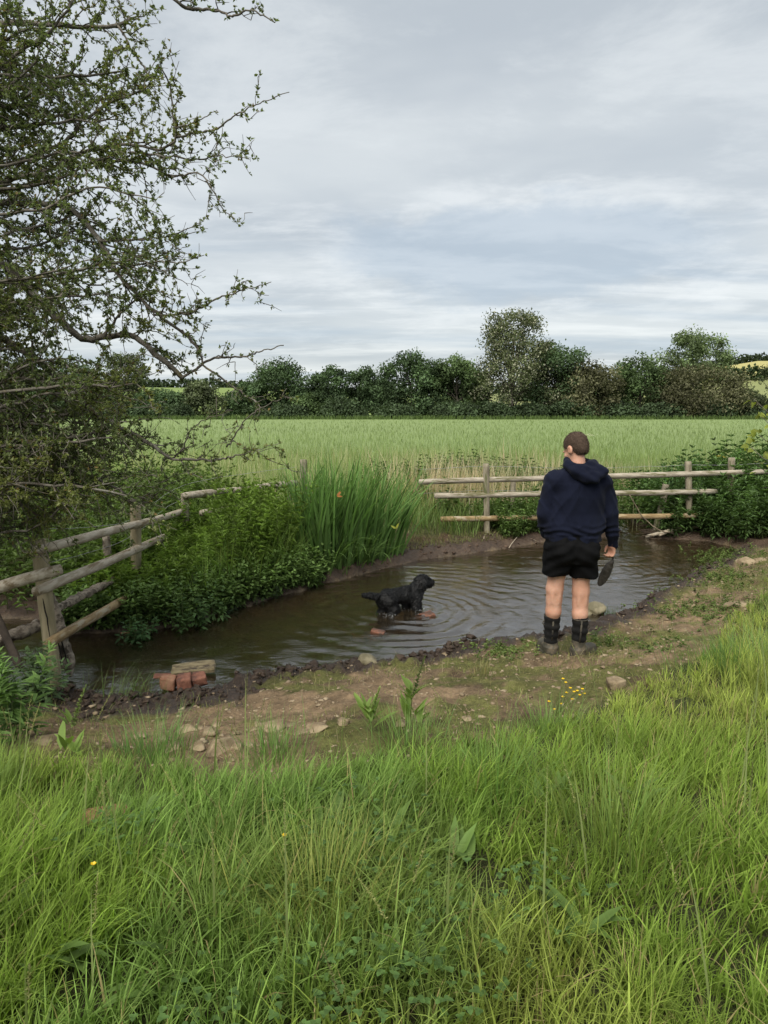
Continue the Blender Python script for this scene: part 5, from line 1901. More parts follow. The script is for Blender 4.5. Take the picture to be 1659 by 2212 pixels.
    for (u, v) in ((790, 1700), (700, 1740), (860, 1760), (1190, 1690), (300, 1700), (90, 1760), (60, 1900), (430, 1800), (1010, 1830), (150, 2050), (520, 1960), (1380, 1700), (860, 2080), (1240, 2000), (330, 2090), (640, 1690)):
        c = G(u, v, .55)
        n = 9
        a_ = r.uniform(0, 6.28, n)
        bp_ = np.stack([c[0] + r.normal(0, .03, n), c[1] + r.normal(0, .03, n), np.zeros(n)], 1)
        bp_[:, 2] = height(bp_[:, 0], bp_[:, 1], False) + r.uniform(.02, .10, n)
        V, Q, T, C = leaves(bp_, np.stack([np.cos(a_), np.sin(a_), r.uniform(.5, 1.6, n)], 1), np.tile([0, 0, 1.], (n, 1)), r.uniform(.09, .17, n), r.uniform(.026, .045, n), .35, np.array([.115, .185, .045]) * (1 + r.normal(0, .18, (n, 1))))
        b.a.add(V, Q, T, C)
    tag(b.link('broadleaf_weeds', M_LEAF), kind='stuff')
    # sparse short grass and moss on the bare earth
    b = Bag(32)
    p = scatter(6000, -2.6, 7.0, 3.3, 10.5, lambda x, y, dn, df, ins: ~ins & (dn < df) & (dn > .22) & (grass_side(x, y) < .05) & (fbm(x * 2.5, y * 2.5, None, 3, 67) + .35 * sstep(x, 0, 3) > .12), r)
    b.grass(p, r.uniform(.02, .08, len(p)), r.uniform(.003, .006, len(p)), (.19, .205, .07), .6, .8, 2, .25)
    tag(b.link('sparse_turf', M_GRASS), kind='stuff')
    # small creeping weeds on the right bank and round the boots
    b = Bag(33)
    for (u, v, n, sp) in ((1530, 1325, 200, .30), (1560, 1260, 70, .25), (1085, 1410, 60, .13), (1300, 1392, 22, .08), (1430, 1420, 40, .25), (1580, 1190, 120, .25), (1560, 1205, 60, .2), (1560, 1240, 70, .2)):
        c = G(u, v, .1)
        x, y = r.normal(c[0], sp, n), r.normal(c[1], sp * 1.2, n)
        z = np.maximum(height(x, y), 0)
        b.stems(np.stack([x, y, z], 1), r.uniform(.03, .10, n), r.uniform(0, 6.28, n), np.abs(r.normal(.5, .3, n)), 4, .035, .020, (.12, .165, .050), whorl=3, up=.3, stem=False, simple=True)
    tag(b.link('creeping_weeds', M_LEAF), kind='stuff')
    # straw and bits lying on the earth
    b = Bag(34)
    p = scatter(2600, -2.8, 7, 3.3, 11, lambda x, y, dn, df, ins: ~ins & (dn < df) & (dn > .1) & (grass_side(x, y) < .1), r)
    b.grass(p + np.array([0, 0, .006]), r.uniform(.03, .10, len(p)), r.uniform(.002, .004, len(p)), (.34, .27, .17), 1.5, .08, 2, .3)
    tag(b.link('straw_litter', M_GRASS), kind='stuff')


def tufts():
    r = np.random.default_rng(505)
    data = [((560, 1475 + 60), 'tuft', 'upright grass tuft at the grass edge, left of the middle', G(330, 1650, .2), 260, .30, (.14, .23, .07)),
            (None, None, 'tall grass tuft leaning over the bank at the right edge', G(1625, 1475, .22), 520, .44, (.14, .235, .075)),
            (None, None, 'round grass tussock rising in the grass, lower right', G(1330, 1830, .48), 420, .46, (.18, .25, .06)),
            (None, None, 'pale grass tussock near the lower middle', G(690, 1960, .52), 260, .42, (.26, .29, .08)),
            (None, None, 'fresh grass tuft below the earth in the middle', G(1070, 1730, .40), 260, .42, (.155, .25, .06)),
            (None, None, 'low grass fringe hanging over the mud beside the near fence post', G(255, 1504, .05), 130, .32, (.14, .20, .07)),
            (None, None, 'small dry grass tuft on the bare earth left of the boots', G(1045, 1470, .12), 60, .16, (.22, .21, .09)),
            (None, None, 'low grass tuft round the foot of the spiked dock', G(880, 1640, .26), 220, .24, (.16, .24, .07)),
            (None, None, 'low grass tuft below the buttercups', G(1180, 1615, .25), 200, .24, (.16, .24, .07)),
            (None, None, 'ragged grass tuft hanging towards the loose stones', G(590, 1655, .26), 220, .26, (.15, .24, .07)),
            (None, None, 'small grass tuft growing from the mossy boulder', G(1318, 1326, .02), 60, .12, (.08, .13, .05))]
    for k, (_, _, lab, c, n, h, col) in enumerate(data):
        z = max(hz1(c[0], c[1]), 0)
        e_loc = (c[0], c[1], z)
        b = Bag(600 + k)
        sp = .05 + .09 * min(1, n / 400)
        p = np.stack([r.normal(c[0], sp * (1.8 if k in (5, 1) else 1), n), r.normal(c[1], sp, n), np.zeros(n)], 1)
        p[:, 2] = np.maximum(height(p[:, 0], p[:, 1]), 0) - .005
        az = np.arctan2(p[:, 1] - c[1], p[:, 0] - c[0]) if k not in (5,) else r.normal(.3, .7, n)
        b.grass(p, r.uniform(.55, 1.15, n) * h, r.uniform(.003, .006, n), col, .22 if k != 5 else .7, .85, 5, .16, az=az, azs=.5)
        o = b.link('grass_tuft', M_GRASS, None, e_loc)
        tag(o, lab, 'grass tuft', 'grass tufts')


def leafy_plant(name, c, lab, cat, n, h, L, Wd, col, seed, whorl=3, nl=14, up=.5, lean=.08, sp=.05, group=None, start=.1, taper=.5):
    r = np.random.default_rng(seed)
    b = Bag(seed)
    p = np.stack([r.normal(c[0], sp, n), r.normal(c[1], sp, n), np.zeros(n)], 1)
    p[:, 2] = np.maximum(height(p[:, 0], p[:, 1]), -.05)
    b.stems(p, r.uniform(.7, 1.05, n) * h, r.uniform(0, 6.28, n), np.abs(r.normal(lean, lean, n)), nl, L, Wd, col, whorl=whorl, up=up, start=start, taper=taper, var=.15)
    o = b.link(name, M_LEAF, None, (c[0], c[1], float(p[:, 2].mean())))
    return tag(o, lab, cat, group)


def build_front_plants():
    # weeds by the near fence post
    leafy_plant('leafy_weed', G(35, 1600, .2), 'tall bright green leafy weed at the left edge of the frame', 'plant', 7, .72, .13, .030, (.14, .235, .065), 701, 3, 20, .45, .05, .07)
    leafy_plant('leafy_weed', G(-45, 1640, .25), 'bright green leafy weed cut by the left edge, nearest the corner', 'plant', 6, .7, .13, .030, (.135, .225, .065), 702, 3, 18, .45, .06, .07)
    leafy_plant('willowherb', G(84, 1514, .05), 'dull green leafy plant at the foot of the near fence post', 'plant', 9, .36, .10, .038, (.085, .135, .055), 703, 2, 12, .3, .16, .09)
    leafy_plant('willowherb', G(60, 1524, .05), 'low dull green plant between the post and the tall weed', 'plant', 9, .36, .10, .036, (.075, .125, .05), 704, 2, 10, .3, .2, .10)
    leafy_plant('nettle', G(300, 1378, 0), 'round-leaved mint plant hanging over the water below the far rail post', 'plant', 16, .30, .075, .045, (.085, .165, .06), 705, 2, 7, .15, .35, .12)
    leafy_plant('nettle', G(430, 1350, 0), 'dark leafy plant bulging over the water, right of the rail ends', 'plant', 22, .45, .08, .036, (.085, .15, .05), 706, 2, 10, .2, .25, .13)
    leafy_plant('water_sprig', G(556, 1305, 0), 'small leafy sprig standing in the shallows below the bank', 'plant', 4, .16, .05, .024, (.045, .07, .035), 707, 2, 6, .3, .15, .03)
    leafy_plant('water_sprig', G(590, 1292, 0), 'taller leafy sprig in the shallows beside the small one', 'plant', 4, .22, .05, .024, (.048, .075, .038), 708, 2, 8, .3, .12, .025)
    leafy_plant('water_sprig', G(672, 1272, 0), 'tiny green sprig alone in the water left of the dog', 'plant', 2, .09, .04, .02, (.06, .10, .05), 709, 2, 4, .4, .1, .012)
    leafy_plant('water_sprig', G(508, 1322, 0), 'spreading leafy sprig at the foot of the left bank', 'plant', 5, .14, .06, .03, (.045, .07, .035), 710, 2, 5, .2, .4, .05)
    leafy_plant('small_weed', G(1283, 1388, .06), 'small pointed-leaf weed growing beside the right boot', 'plant', 3, .13, .055, .016, (.13, .19, .06), 711, 3, 5, .6, .2, .02)
    # docks
    def dock(c, lab, seed, h, n_leaf, red=False):
        r = np.random.default_rng(seed)
        z = hz1(c[0], c[1])
        e = empty('dock_plant', (c[0], c[1], z), lab, 'plant')
        b = Bag(seed)
        n = n_leaf
        t = r.random(n)
        base = np.stack([c[0] + r.normal(0, .03, n), c[1] + r.normal(0, .03, n), z + t * h * .55], 1)
        a = r.uniform(0, 6.28, n)
        d = np.stack([np.cos(a) * .6, np.sin(a) * .6, r.uniform(.5, 1.4, n)], 1)
        col = np.array([.175, .26, .06]) * (1 + r.normal(0, .15, (n, 1)))
        V, Q, T, C = leaves(base, d, -np.stack([np.cos(a), np.sin(a), -np.zeros(n)], 1) + r.normal(0, .2, (n, 3)), r.uniform(.12, .22, n) * (1 - .4 * t), r.uniform(.035, .055, n) * (1 - .4 * t), .15, col)
        b.a.add(V, Q, T, C)
        b.link('leaves', M_LEAF, e)
        # flower spike: stem with whorls of tiny bracts
        b = Bag(seed + 1)
        b.stems(np.array([[c[0], c[1], z]]), np.array([h]), np.array([.5]), np.array([.05]), 34, .028, .012, (.15, .20, .06), whorl=5, up=.7, start=.45, taper=.4, stemcol=(.14, .14, .06))
        b.link('flower_spike', M_LEAF, e)
    dock(G(885, 1600, .25), 'dock plant with a seed spike at the grass edge in the middle', 801, .42, 22)
    dock(G(800, 1604, .25), 'broad-leaved dock plant without spike at the grass edge, left of the spiked one', 803, .26, 13)
    dock(G(152, 1640, .25), 'slender dock plant in front of the dark mud at the left', 805, .42, 9)
    # buttercups
    M_PETAL = foliage_mat('petals', .2, .35, .4, .1)

    def buttercup(c, lab, seed, heads):
        z = hz1(c[0], c[1])
        e = empty('buttercup', (c[0], c[1], z), lab, 'flower')
        r = np.random.default_rng(seed)
        a = Acc()
        for hd in heads:
            w = polyline([(c[0], c[1], z), (np.array((c[0], c[1], z)) * .5 + hd * .5) + np.append(r.normal(0, .012, 2), .02), hd], 6)
            V, Q, T = tube(w, [.0022, .002, .0018, .0016, .0014, .0012], 4)
            a.add(V, Q, T, (.13, .18, .05))
            n = 5
            an = np.arange(n) * 6.28 / n + r.uniform(0, 1)
            V, Q, T, C = leaves(np.repeat(hd[None], n, 0), np.stack([np.cos(an), np.sin(an), np.full(n, .5)], 1), np.tile([0, 0, 1.], (n, 1)), .0135, .0135, -.2, np.tile((.75, .50, .005), (n, 1)))
            fl = Acc().add(V, Q, T, C)
            fl.link('flower', M_PETAL, e)
        a.link('stems', M_LEAF, e)
    def heads(pts, y):
        return [P(u, v, y) for u, v in pts]
    c = G(1200, 1570, .24)
    buttercup(c, 'spray of many small yellow buttercups above the grass edge, right of the middle', 811,
              heads([(1216, 1468), (1222, 1476), (1232, 1488), (1224, 1498), (1240, 1496), (1247, 1494), (1252, 1503), (1262, 1500), (1258, 1490), (1216, 1507), (1236, 1512), (1212, 1522), (1198, 1534), (1182, 1556), (1186, 1517)], c[1]))
    c = G(612, 1850, .5)
    buttercup(c, 'single yellow buttercup in the long grass, left of the middle', 812, heads([(614, 1807)], c[1]))
    c = G(200, 1930, .5)
    buttercup(c, 'single yellow buttercup half hidden in the grass at the lower left', 813, heads([(202, 1869)], c[1]))
    # cow parsley standing beyond the man's head
    q = P(1268, 940, 14.0)
    e = empty('cow_parsley', (q[0], q[1], hz1(q[0], q[1])), 'white-headed cow parsley standing right of the man\'s head', 'plant')
    r = np.random.default_rng(9)
    a = Acc()
    a.add(*tube(polyline([(q[0] - .05, q[1], hz1(q[0], q[1])), q - np.array([0.02, 0, .3]), q], 6), .006, 5), C=(.12, .17, .06))
    a.link('stem', M_LEAF, e)
    n = 60
    b = Acc()
    bp = q + np.stack([r.normal(0, .07, n), r.normal(0, .05, n), r.normal(.0, .012, n)], 1)
    an = r.uniform(0, 6.28, n)
    V, Q, T, C = leaves(bp, np.stack([np.cos(an), np.sin(an), np.full(n, .1)], 1), np.tile([0, 0, 1.], (n, 1)), .03, .03, .1, np.tile((.68, .68, .58), (n, 1)), True)
    tag(b.add(V, Q, T, C).link('umbel', M_LEAF, e), kind='stuff')


build_bank_left()
build_iris()
build_bank_back()
build_field()
build_front_grass()
tufts()
build_front_plants()

# ------------------------------------------------------------------ hawthorn leaning in from the left
def bark_mat():
    m, b, out = new_mat('hawthorn_bark')
    pos = b.n('ShaderNodeNewGeometry').outputs['Position']
    n1 = b.noise(pos, 22, 6, .65)
    n2 = b.noise(b.mapping(pos, (1, 1, 1), (3, 5, 1)), 6, 5, .65)
    col = b.mix(b.ramp(n1, .35, .65), (.075, .064, .050), (.165, .150, .125))
    col = b.mix(b.math('MULTIPLY', b.ramp(n2, .55, .66), .75), col, (.26, .25, .215))
    col = b.mix(b.math('MULTIPLY', b.ramp(b.noise(b.mapping(pos, (1, 1, 1), (9, 2, 4)), 9, 5, .65), .60, .70), .6), col, (.17, .14, .035))
    bp = b.n('ShaderNodeBump', ins={'Strength': .6, 'Distance': .01})
    b.set(bp, 'Height', b.noise(pos, 60, 5, .7))
    pbsdf(b, out, Base_Color=col, Roughness=.9, Normal=bp.outputs[0], Specular_IOR_Level=.2)
    return m


def build_hawthorn():
    r = np.random.default_rng(909)
    bark = bark_mat()
    T0 = np.array([-4.5, 5.0, 0.25])
    root = empty('hawthorn_tree', tuple(T0), 'hawthorn tree leaning in from the left edge, twisted grey limbs and small lobed leaves', 'tree')
    trunk = [T0 + (0, 0, -.2), T0 + (.10, .05, .8), T0 + (.02, .0, 1.6), T0 + (.18, -.1, 2.6), T0 + (.1, 0, 3.8), T0 + (.3, .1, 5.2), T0 + (.25, 0, 6.6)]
    tp = polyline(trunk, 50, .008, 2)
    link('trunk', mesh_np('trunk', *tube(tp, np.linspace(.19, .05, 50), 12, .18, 3)), bark, root)

    def from_trunk(z):
        k = np.argmin(np.abs(tp[:, 2] - z))
        return tp[k]

    # limbs seen in the photograph: ((u, v) points, distance at the start and end, radius at the start and end)
    limbs = [
        ([(-40, 560), (51, 610), (94, 660), (148, 707), (184, 733), (227, 727), (289, 727), (336, 766), (375, 797), (394, 817)], 5.2, 4.9, .034, .016, 1.0),
        ([(394, 817), (430, 793), (461, 774), (523, 770), (570, 756), (613, 746)], 4.9, 4.8, .010, .003, .25),
        ([(-60, 440), (60, 440), (148, 449), (215, 520), (254, 590), (297, 637), (332, 672), (375, 703), (406, 727), (434, 762), (441, 789), (470, 812), (500, 832), (530, 855), (558, 871)], 5.0, 4.6, .026, .004, .7),
        ([(-50, 700), (0, 731), (31, 746), (78, 774), (130, 825), (172, 864), (203, 891), (250, 918), (297, 942), (340, 969), (371, 992)], 4.9, 4.6, .032, .010, 1.0),
        ([(-60, 860), (0, 848), (70, 840), (156, 830), (219, 834), (293, 828)], 4.4, 4.2, .016, .005, .9),
        ([(-60, 930), (0, 965), (23, 989), (70, 1004), (130, 1010), (188, 1028), (250, 1055), (281, 1082), (320, 1086)], 4.9, 4.8, .026, .008, 1.0),
        ([(-60, 1060), (20, 1075), (60, 1100), (90, 1115)], 4.8, 4.9, .020, .008, .9),
        ([(371, 992), (395, 969), (410, 934), (441, 906), (484, 895)], 4.6, 4.5, .006, .002, .6),
        ([(490, 965), (500, 953), (523, 918), (547, 891), (609, 860)], 4.6, 4.5, .006, .002, .55),
        ([(371, 992), (420, 994), (477, 992), (520, 981), (605, 957)], 4.6, 4.4, .009, .002, .9),
        ([(-60, 51), (0, 51), (59, 51), (176, 57), (254, 55), (281, 39)], 5.4, 5.6, .030, .010, .9),
        ([(330, -60), (379, 0), (414, 20), (469, 23), (500, 37), (539, 23), (594, 49)], 4.6, 4.4, .012, .003, .7),
        ([(-60, 200), (0, 148), (51, 105), (98, 74), (148, 16), (170, -40)], 4.8, 5.0, .018, .006, .9),
        ([(-40, 370), (98, 324), (156, 297), (176, 266), (234, 223), (281, 207), (320, 184)], 5.4, 5.2, .022, .006, 1.0),
        ([(-40, 400), (90, 372), (180, 330), (266, 312), (344, 324), (379, 297), (375, 254), (367, 188), (350, 150)], 4.9, 4.8, .022, .004, 1.0),
        ([(379, 297), (430, 285), (469, 277), (508, 250), (560, 222), (625, 199)], 4.8, 4.6, .008, .002, 1.0),
        ([(375, 275), (420, 265), (469, 238)], 4.8, 4.7, .006, .002, .8),
        ([(280, 330), (352, 336), (430, 344), (477, 336), (539, 344)], 4.9, 4.7, .008, .002, .8),
        ([(200, 345), (305, 352), (371, 379), (430, 375), (461, 410), (480, 449), (508, 473)], 4.9, 4.6, .010, .002, .6),
        ([(-60, 470), (94, 450), (164, 415), (219, 406), (330, 430)], 4.3, 4.1, .012, .003, .8),
        ([(215, 520), (313, 516), (375, 508), (441, 477)], 4.9, 4.7, .009, .002, .9),
        ([(234, 586), (332, 566), (391, 566), (441, 551)], 4.9, 4.6, .009, .002, .9),
        ([(300, 560), (336, 578), (406, 617)], 4.8, 4.7, .005, .002, .05),
        ([(332, 672), (344, 680), (410, 676), (469, 645), (530, 625), (586, 609)], 4.8, 4.6, .009, .002, .9),
        ([(-60, 620), (60, 600), (180, 565), (200, 560)], 4.1, 4.0, .010, .003, .7),
        ([(227, 727), (250, 690), (300, 640), (330, 610)], 5.0, 4.9, .010, .004, .8),
        ([(254, 55), (300, 130), (330, 180), (345, 230)], 5.5, 5.4, .008, .002, .8),
    ]
    wood, twigw = [], Acc()
    segs = []                                   # polylines that carry twigs: (pts, leafiness)
    for k, (uv, y0, y1, r0, r1, leaf) in enumerate(limbs):
        n = len(uv)
        pts = [P(u, v, y0 + (y1 - y0) * i / (n - 1) + r.normal(0, .04)) for i, (u, v) in enumerate(uv)]
        if uv[0][0] < 0:
            t = from_trunk(min(max(pts[0][2] - .5, .7), 6))
            pts = [t, (t + pts[0]) / 2 + np.array([0, 0, .12])] + pts
            r0, n = max(r0 * 1.35, .022), n + 2
        pl = polyline(pts, max(10, 6 * n), .004, k)
        link('limb', mesh_np('limb', *tube(pl, np.linspace(r0, r1, len(pl)), 8, .22, k)), bark, root)
        segs.append((pl, leaf, r0, r1))
    # further limbs that fill the crown (some behind, some in front, some outside the frame)
    fill = []
    for k in range(92):
        u, v = r.uniform(-30, 285), r.uniform(-140, 1090)
        if k % 4 == 0:
            u, v = r.uniform(-350, 0), r.uniform(-300, 1090)
        if v > 650:
            u = min(u, r.uniform(40, 330))
        if k >= 70:                                   # the low skirt of the crown in front of the field
            u, v = r.uniform(-20, 300), r.uniform(830, 1130)
        y = r.uniform(4.2, 6.3) if k < 70 else r.uniform(4.2, 5.3)
        e = P(u, v, y)
        t = from_trunk(np.clip(e[2] - r.uniform(.2, 1.0), .6, 6.3))
        m1 = t * .62 + e * .38 + r.normal(0, .16, 3) + np.array([0, 0, .12])
        m2 = t * .28 + e * .72 + r.normal(0, .10, 3) + np.array([0, 0, .08])
        pl = polyline([t, m1, m2, e], 26, .012, 50 + k)
        link('limb', mesh_np('limb', *tube(pl, np.linspace(.024, .006, 26), 6, .2, k)), bark, root)
        segs.append((pl, 1.0, .024, .006))
    LB, LD = [], []

    def cluster(p, d, n):
        LB.append(np.repeat(p[None], n, 0))
        a = r.normal(0, .7, (n, 3)) + d * .8 + np.array([0, 0, .45])
        LD.append(a)
    for pl, leaf, r0, r1 in segs:
        L = np.concatenate([[0], np.cumsum(np.linalg.norm(np.diff(pl, axis=0), axis=1))])
        tan = unit(np.gradient(pl, axis=0))
        s = .05
        while s < L[-1]:
            i = min(np.searchsorted(L, s), len(pl) - 1)
            p, t = pl[i], tan[i]
            thin = (r0 + (r1 - r0) * s / L[-1])
            s += r.uniform(.028, .068) * (1.0 if p[0] > -3.3 else 2.2)
            if p[0] < -3.9:
                continue
            if thin < .009 and r.random() < leaf * .85:          # leaf tufts straight on the thin shoots
                cluster(p + r.normal(0, .006, 3), t, r.integers(4, 7))
            pu, pv = proj(p)
            edge = sstep(pu, 290, 420)
            if r.random() > (.92 - .45 * edge) * (.35 + .65 * leaf):
                continue
            d = r.normal(0, 1, 3)
            d = unit(d - t * (d @ t))
            d = unit(d * 1.0 + t * r.uniform(.3, 1.1) + np.array([.25, -.05, r.uniform(-.35, .25)]))
            ln = r.uniform(.12, .44) * (1 - .60 * edge) * (.6 + .4 * leaf)
            q = p + d * ln + np.array([0, 0, r.normal(0, .05)])
            w = polyline([p, p + d * ln * .4 + r.normal(0, .018, 3), p + d * ln * .72 + r.normal(0, .02, 3), q], 7, .004, 0)
            twigw.add(*tube(w, np.linspace(min(.006, thin * .7), .0016, 7), 3, cap=False))
            for c in range(int(ln / .016) + 1):
                f = r.uniform(.15, 1)
                pc = w[int(f * 6)]
                if r.random() < leaf * .95:
                    cluster(pc + r.normal(0, .010, 3), d, r.integers(4, 8))
            for c in range(r.integers(1, 4)):
                f = r.integers(1, 7)
                d2 = unit(d + r.normal(0, .8, 3))
                l2 = r.uniform(.04, .15)
                w2 = np.stack([w[f], w[f] + d2 * l2 * .5 + r.normal(0, .008, 3), w[f] + d2 * l2])
                twigw.add(*tube(w2, [.0028, .0022, .0012], 3, cap=False))
                for _ in range(r.integers(1, 4)):
                    if r.random() < leaf * .95:
                        cluster(w2[r.integers(1, 3)] + r.normal(0, .006, 3), d2, r.integers(3, 6))
    tag(twigw.link('twigs', bark, root), kind='stuff')
    B, D = np.concatenate(LB), np.concatenate(LD)
    keep = (proj(B)[0] > -60) | (r.random(len(B)) < .35)
    B, D = B[keep], D[keep]
    N = len(B)
    print('hawthorn leaves', N)
    low = sstep(-proj(B)[1], -1050, -650)[:, None]
    warm = sstep(fbm(B[:, 0] * 2.2, B[:, 1] * 2.2, B[:, 2] * 2.2, 2, 4), -.1, .7)[:, None]
    col = np.array([.150, .185, .085]) * (1 - warm) + np.array([.195, .215, .078]) * warm
    col = col * (1 + r.normal(0, .2, (N, 1)))
    brn = r.random(N) < .03
    col[brn] = np.array([.21, .145, .055])
    Lf = r.uniform(.012, .028, N)
    V, Q, T, C = leaves(B, D, r.normal(0, .5, (N, 3)) + np.array([0, 0, 1.]), Lf, Lf * r.uniform(.45, .75, N), r.uniform(-.1, .3, N), np.clip(col, .01, .5), True)
    tag(Acc().add(V, Q, T, C).link('crown', M_HAW, root), kind='stuff')


def build_hazel():
    """a broad-leaved shrub reaching in from the right edge"""
    r = np.random.default_rng(31)
    c = np.array([4.35, 6.6])
    z = hz1(*c)
    root = empty('hazel_shrub', (c[0], c[1], z), 'yellow-green broad-leaved shrub just showing at the right edge', 'shrub')
    bark = bpy.data.materials['hawthorn_bark']
    B, D = [], []
    for k, (u, v, y) in enumerate(((1628, 862, 6.4), (1645, 900, 6.4), (1630, 1000, 6.6), (1622, 965, 6.7), (1640, 940, 6.5), (1662, 980, 6.4), (1700, 850, 6.4), (1720, 930, 6.5), (1760, 800, 6.6), (1690, 1010, 6.5))):
        e = P(u, v, y)
        w = polyline([(c[0] + r.normal(0, .05), c[1], z - .05), (c[0] + .1, c[1], z + (e[2] - z) * .5), e], 14, .008, k)
        link('stem', mesh_np('stem', *tube(w, np.linspace(.012, .003, 14), 6)), bark, root)
        n = 26
        i = r.integers(7, 14, n)
        B.append(w[i] + r.normal(0, .035, (n, 3)) * np.array([.7, 1, 1]))
        D.append(r.normal(0, .7, (n, 3)) + np.array([-.1, 0, -.1]))
    B, D = np.concatenate(B), np.concatenate(D)
    N = len(B)
    L = r.uniform(.045, .085, N)
    V, Q, T, C = leaves(B, D, r.normal(0, .4, (N, 3)) + np.array([0, -.3, 1.]), L, L * .75, .25, np.array([.22, .26, .045]) * (1 + r.normal(0, .18, (N, 1))))
    tag(Acc().add(V, Q, T, C).link('foliage', M_LEAF, root), kind='stuff')


build_hawthorn()
build_hazel()

# ------------------------------------------------------------------ trees beyond the field
M_FBARK = rough_mat('far_bark', (.05, .043, .034), (.10, .088, .07), 2.0)


def far_tree(name, lab, u0, u1, vtop, Y, col, seed, cat='tree', vbase=903, dens=1.0, airy=0.0, shape='round', trunk=True, group='trees beyond the field', white=False, nlobe=None):
    r = np.random.default_rng(seed)
    if cat == 'tree':
        u0, u1 = u0 - .08 * (u1 - u0), u1 + .08 * (u1 - u0)
    uc = (u0 + u1) / 2
    foot = P(uc, vbase, Y)
    gz = .6 + float(hills(np.array([foot[0]]), np.array([Y]))[0])
    top = P(uc, vtop, Y)[2]
    H = top - gz
    Wd = (u1 - u0) / FPX * Y
    root = empty(name, (foot[0], Y, gz), lab, cat, group)
    c0 = np.array([foot[0], Y, gz])
    # lobes of the crown
    nl = nlobe or int(34 + Wd)
    lob = []
    for k in range(nl):
        t = r.random() ** .85
        if shape == 'round':
            prof = math.sqrt(max(.08, 1 - abs((t - .40) / .66) ** 3.2))
        elif shape == 'tall':
            prof = 1 - .42 * t
        else:
            prof = 1 - .35 * t
        a = r.uniform(0, 6.28)
        rad = Wd * .5 * prof * (.2 + .8 * math.sqrt(r.random())) * .92
        zc = H * (.08 + .82 * t) if shape != 'tall' else H * (.16 + .76 * t)
        sz = Wd * r.uniform(.13, .24) * (1 - .15 * t) * (.74 if airy > .4 else 1)
        lob.append((rad * math.cos(a), rad * math.sin(a) * .9, zc, sz))
    lob.append((0, 0, H * .90, Wd * (.15 if shape == 'tall' else .2)))
    lob = np.array(lob)
    # trunk and boughs
    if trunk:
        tr_h = H * (.80 if shape == 'tall' else .55)
        w = polyline([c0 + (0, 0, -.3), c0 + (r.normal(0, .2), 0, tr_h * .5), c0 + (r.normal(0, .3), 0, tr_h)], 10, .05, seed)
        rad0 = H * .020 + .06
        link('trunk', mesh_np('trunk', *tube(w, np.linspace(rad0, rad0 * .25, 10), 7)), M_FBARK, root)
        a = Acc()
        for lx, ly, lz, sz in lob[:: (3 if airy > .4 else 2)]:
            t = min(.9, max(.15, (lz / tr_h) * .55))
            s = w[int(t * 9)]
            e = c0 + (lx, ly, lz)
            a.add(*tube(polyline([s, s * .5 + e * .5 + np.array([0, 0, -.25]), e], 6, .06, int(abs(lz) * 10)), np.linspace(rad0 * .32, .03, 6), 5, cap=False))
        tag(a.link('boughs', M_FBARK, root), kind='stuff')
    # foliage: many small leaf sprays spread through each lobe, more near its surface
    area = (lob[:, 3] ** 2).sum()
    n = int(area * 44 * dens)
    n = min(n, 9000 if airy < .4 else 15000)
    pk = lob[:, 3] ** 2 / area
    k = r.choice(len(lob), n, p=pk)
    d = unit(r.normal(0, 1, (n, 3)))
    rr = r.random(n) ** (.45 if airy < .4 else .6)
    jit = 1 + .25 * fbm(d[:, 0] * 2.5 + k, d[:, 1] * 2.5, d[:, 2] * 2.5, 2, seed)
    p = c0 + lob[k, :3] + d * (lob[k, 3] * rr * jit)[:, None] * np.array([1, 1, .82])
    p[:, 2] = np.maximum(p[:, 2], gz + .05)
    up = unit(d + np.array([0, 0, .8]) + r.normal(0, .6, (n, 3)))
    L = r.uniform(.38, .74, n) * (Y / 165) * (.86 if airy > .4 else 1)
    dirv = r.normal(0, 1, (n, 3)) + np.array([0, 0, -.15])
    tone = (1 + r.normal(0, .30, (len(lob), 1)))[k] * (1 + r.normal(0, .18, (n, 1)))
    c = np.array(col) * tone
    if white:
        wsel = r.random(n) < .22
        c[wsel] = np.array([.34, .34, .25]) * (1 + r.normal(0, .15, (int(wsel.sum()), 1)))
    V, Q, T, C = leaves(p, dirv, up, L, L * r.uniform(.5, .85, n), .2, np.clip(c, .008, .5), True)
    tag(Acc().add(V, Q, T, C).link('crown', M_FAR, root), kind='stuff')
    return root


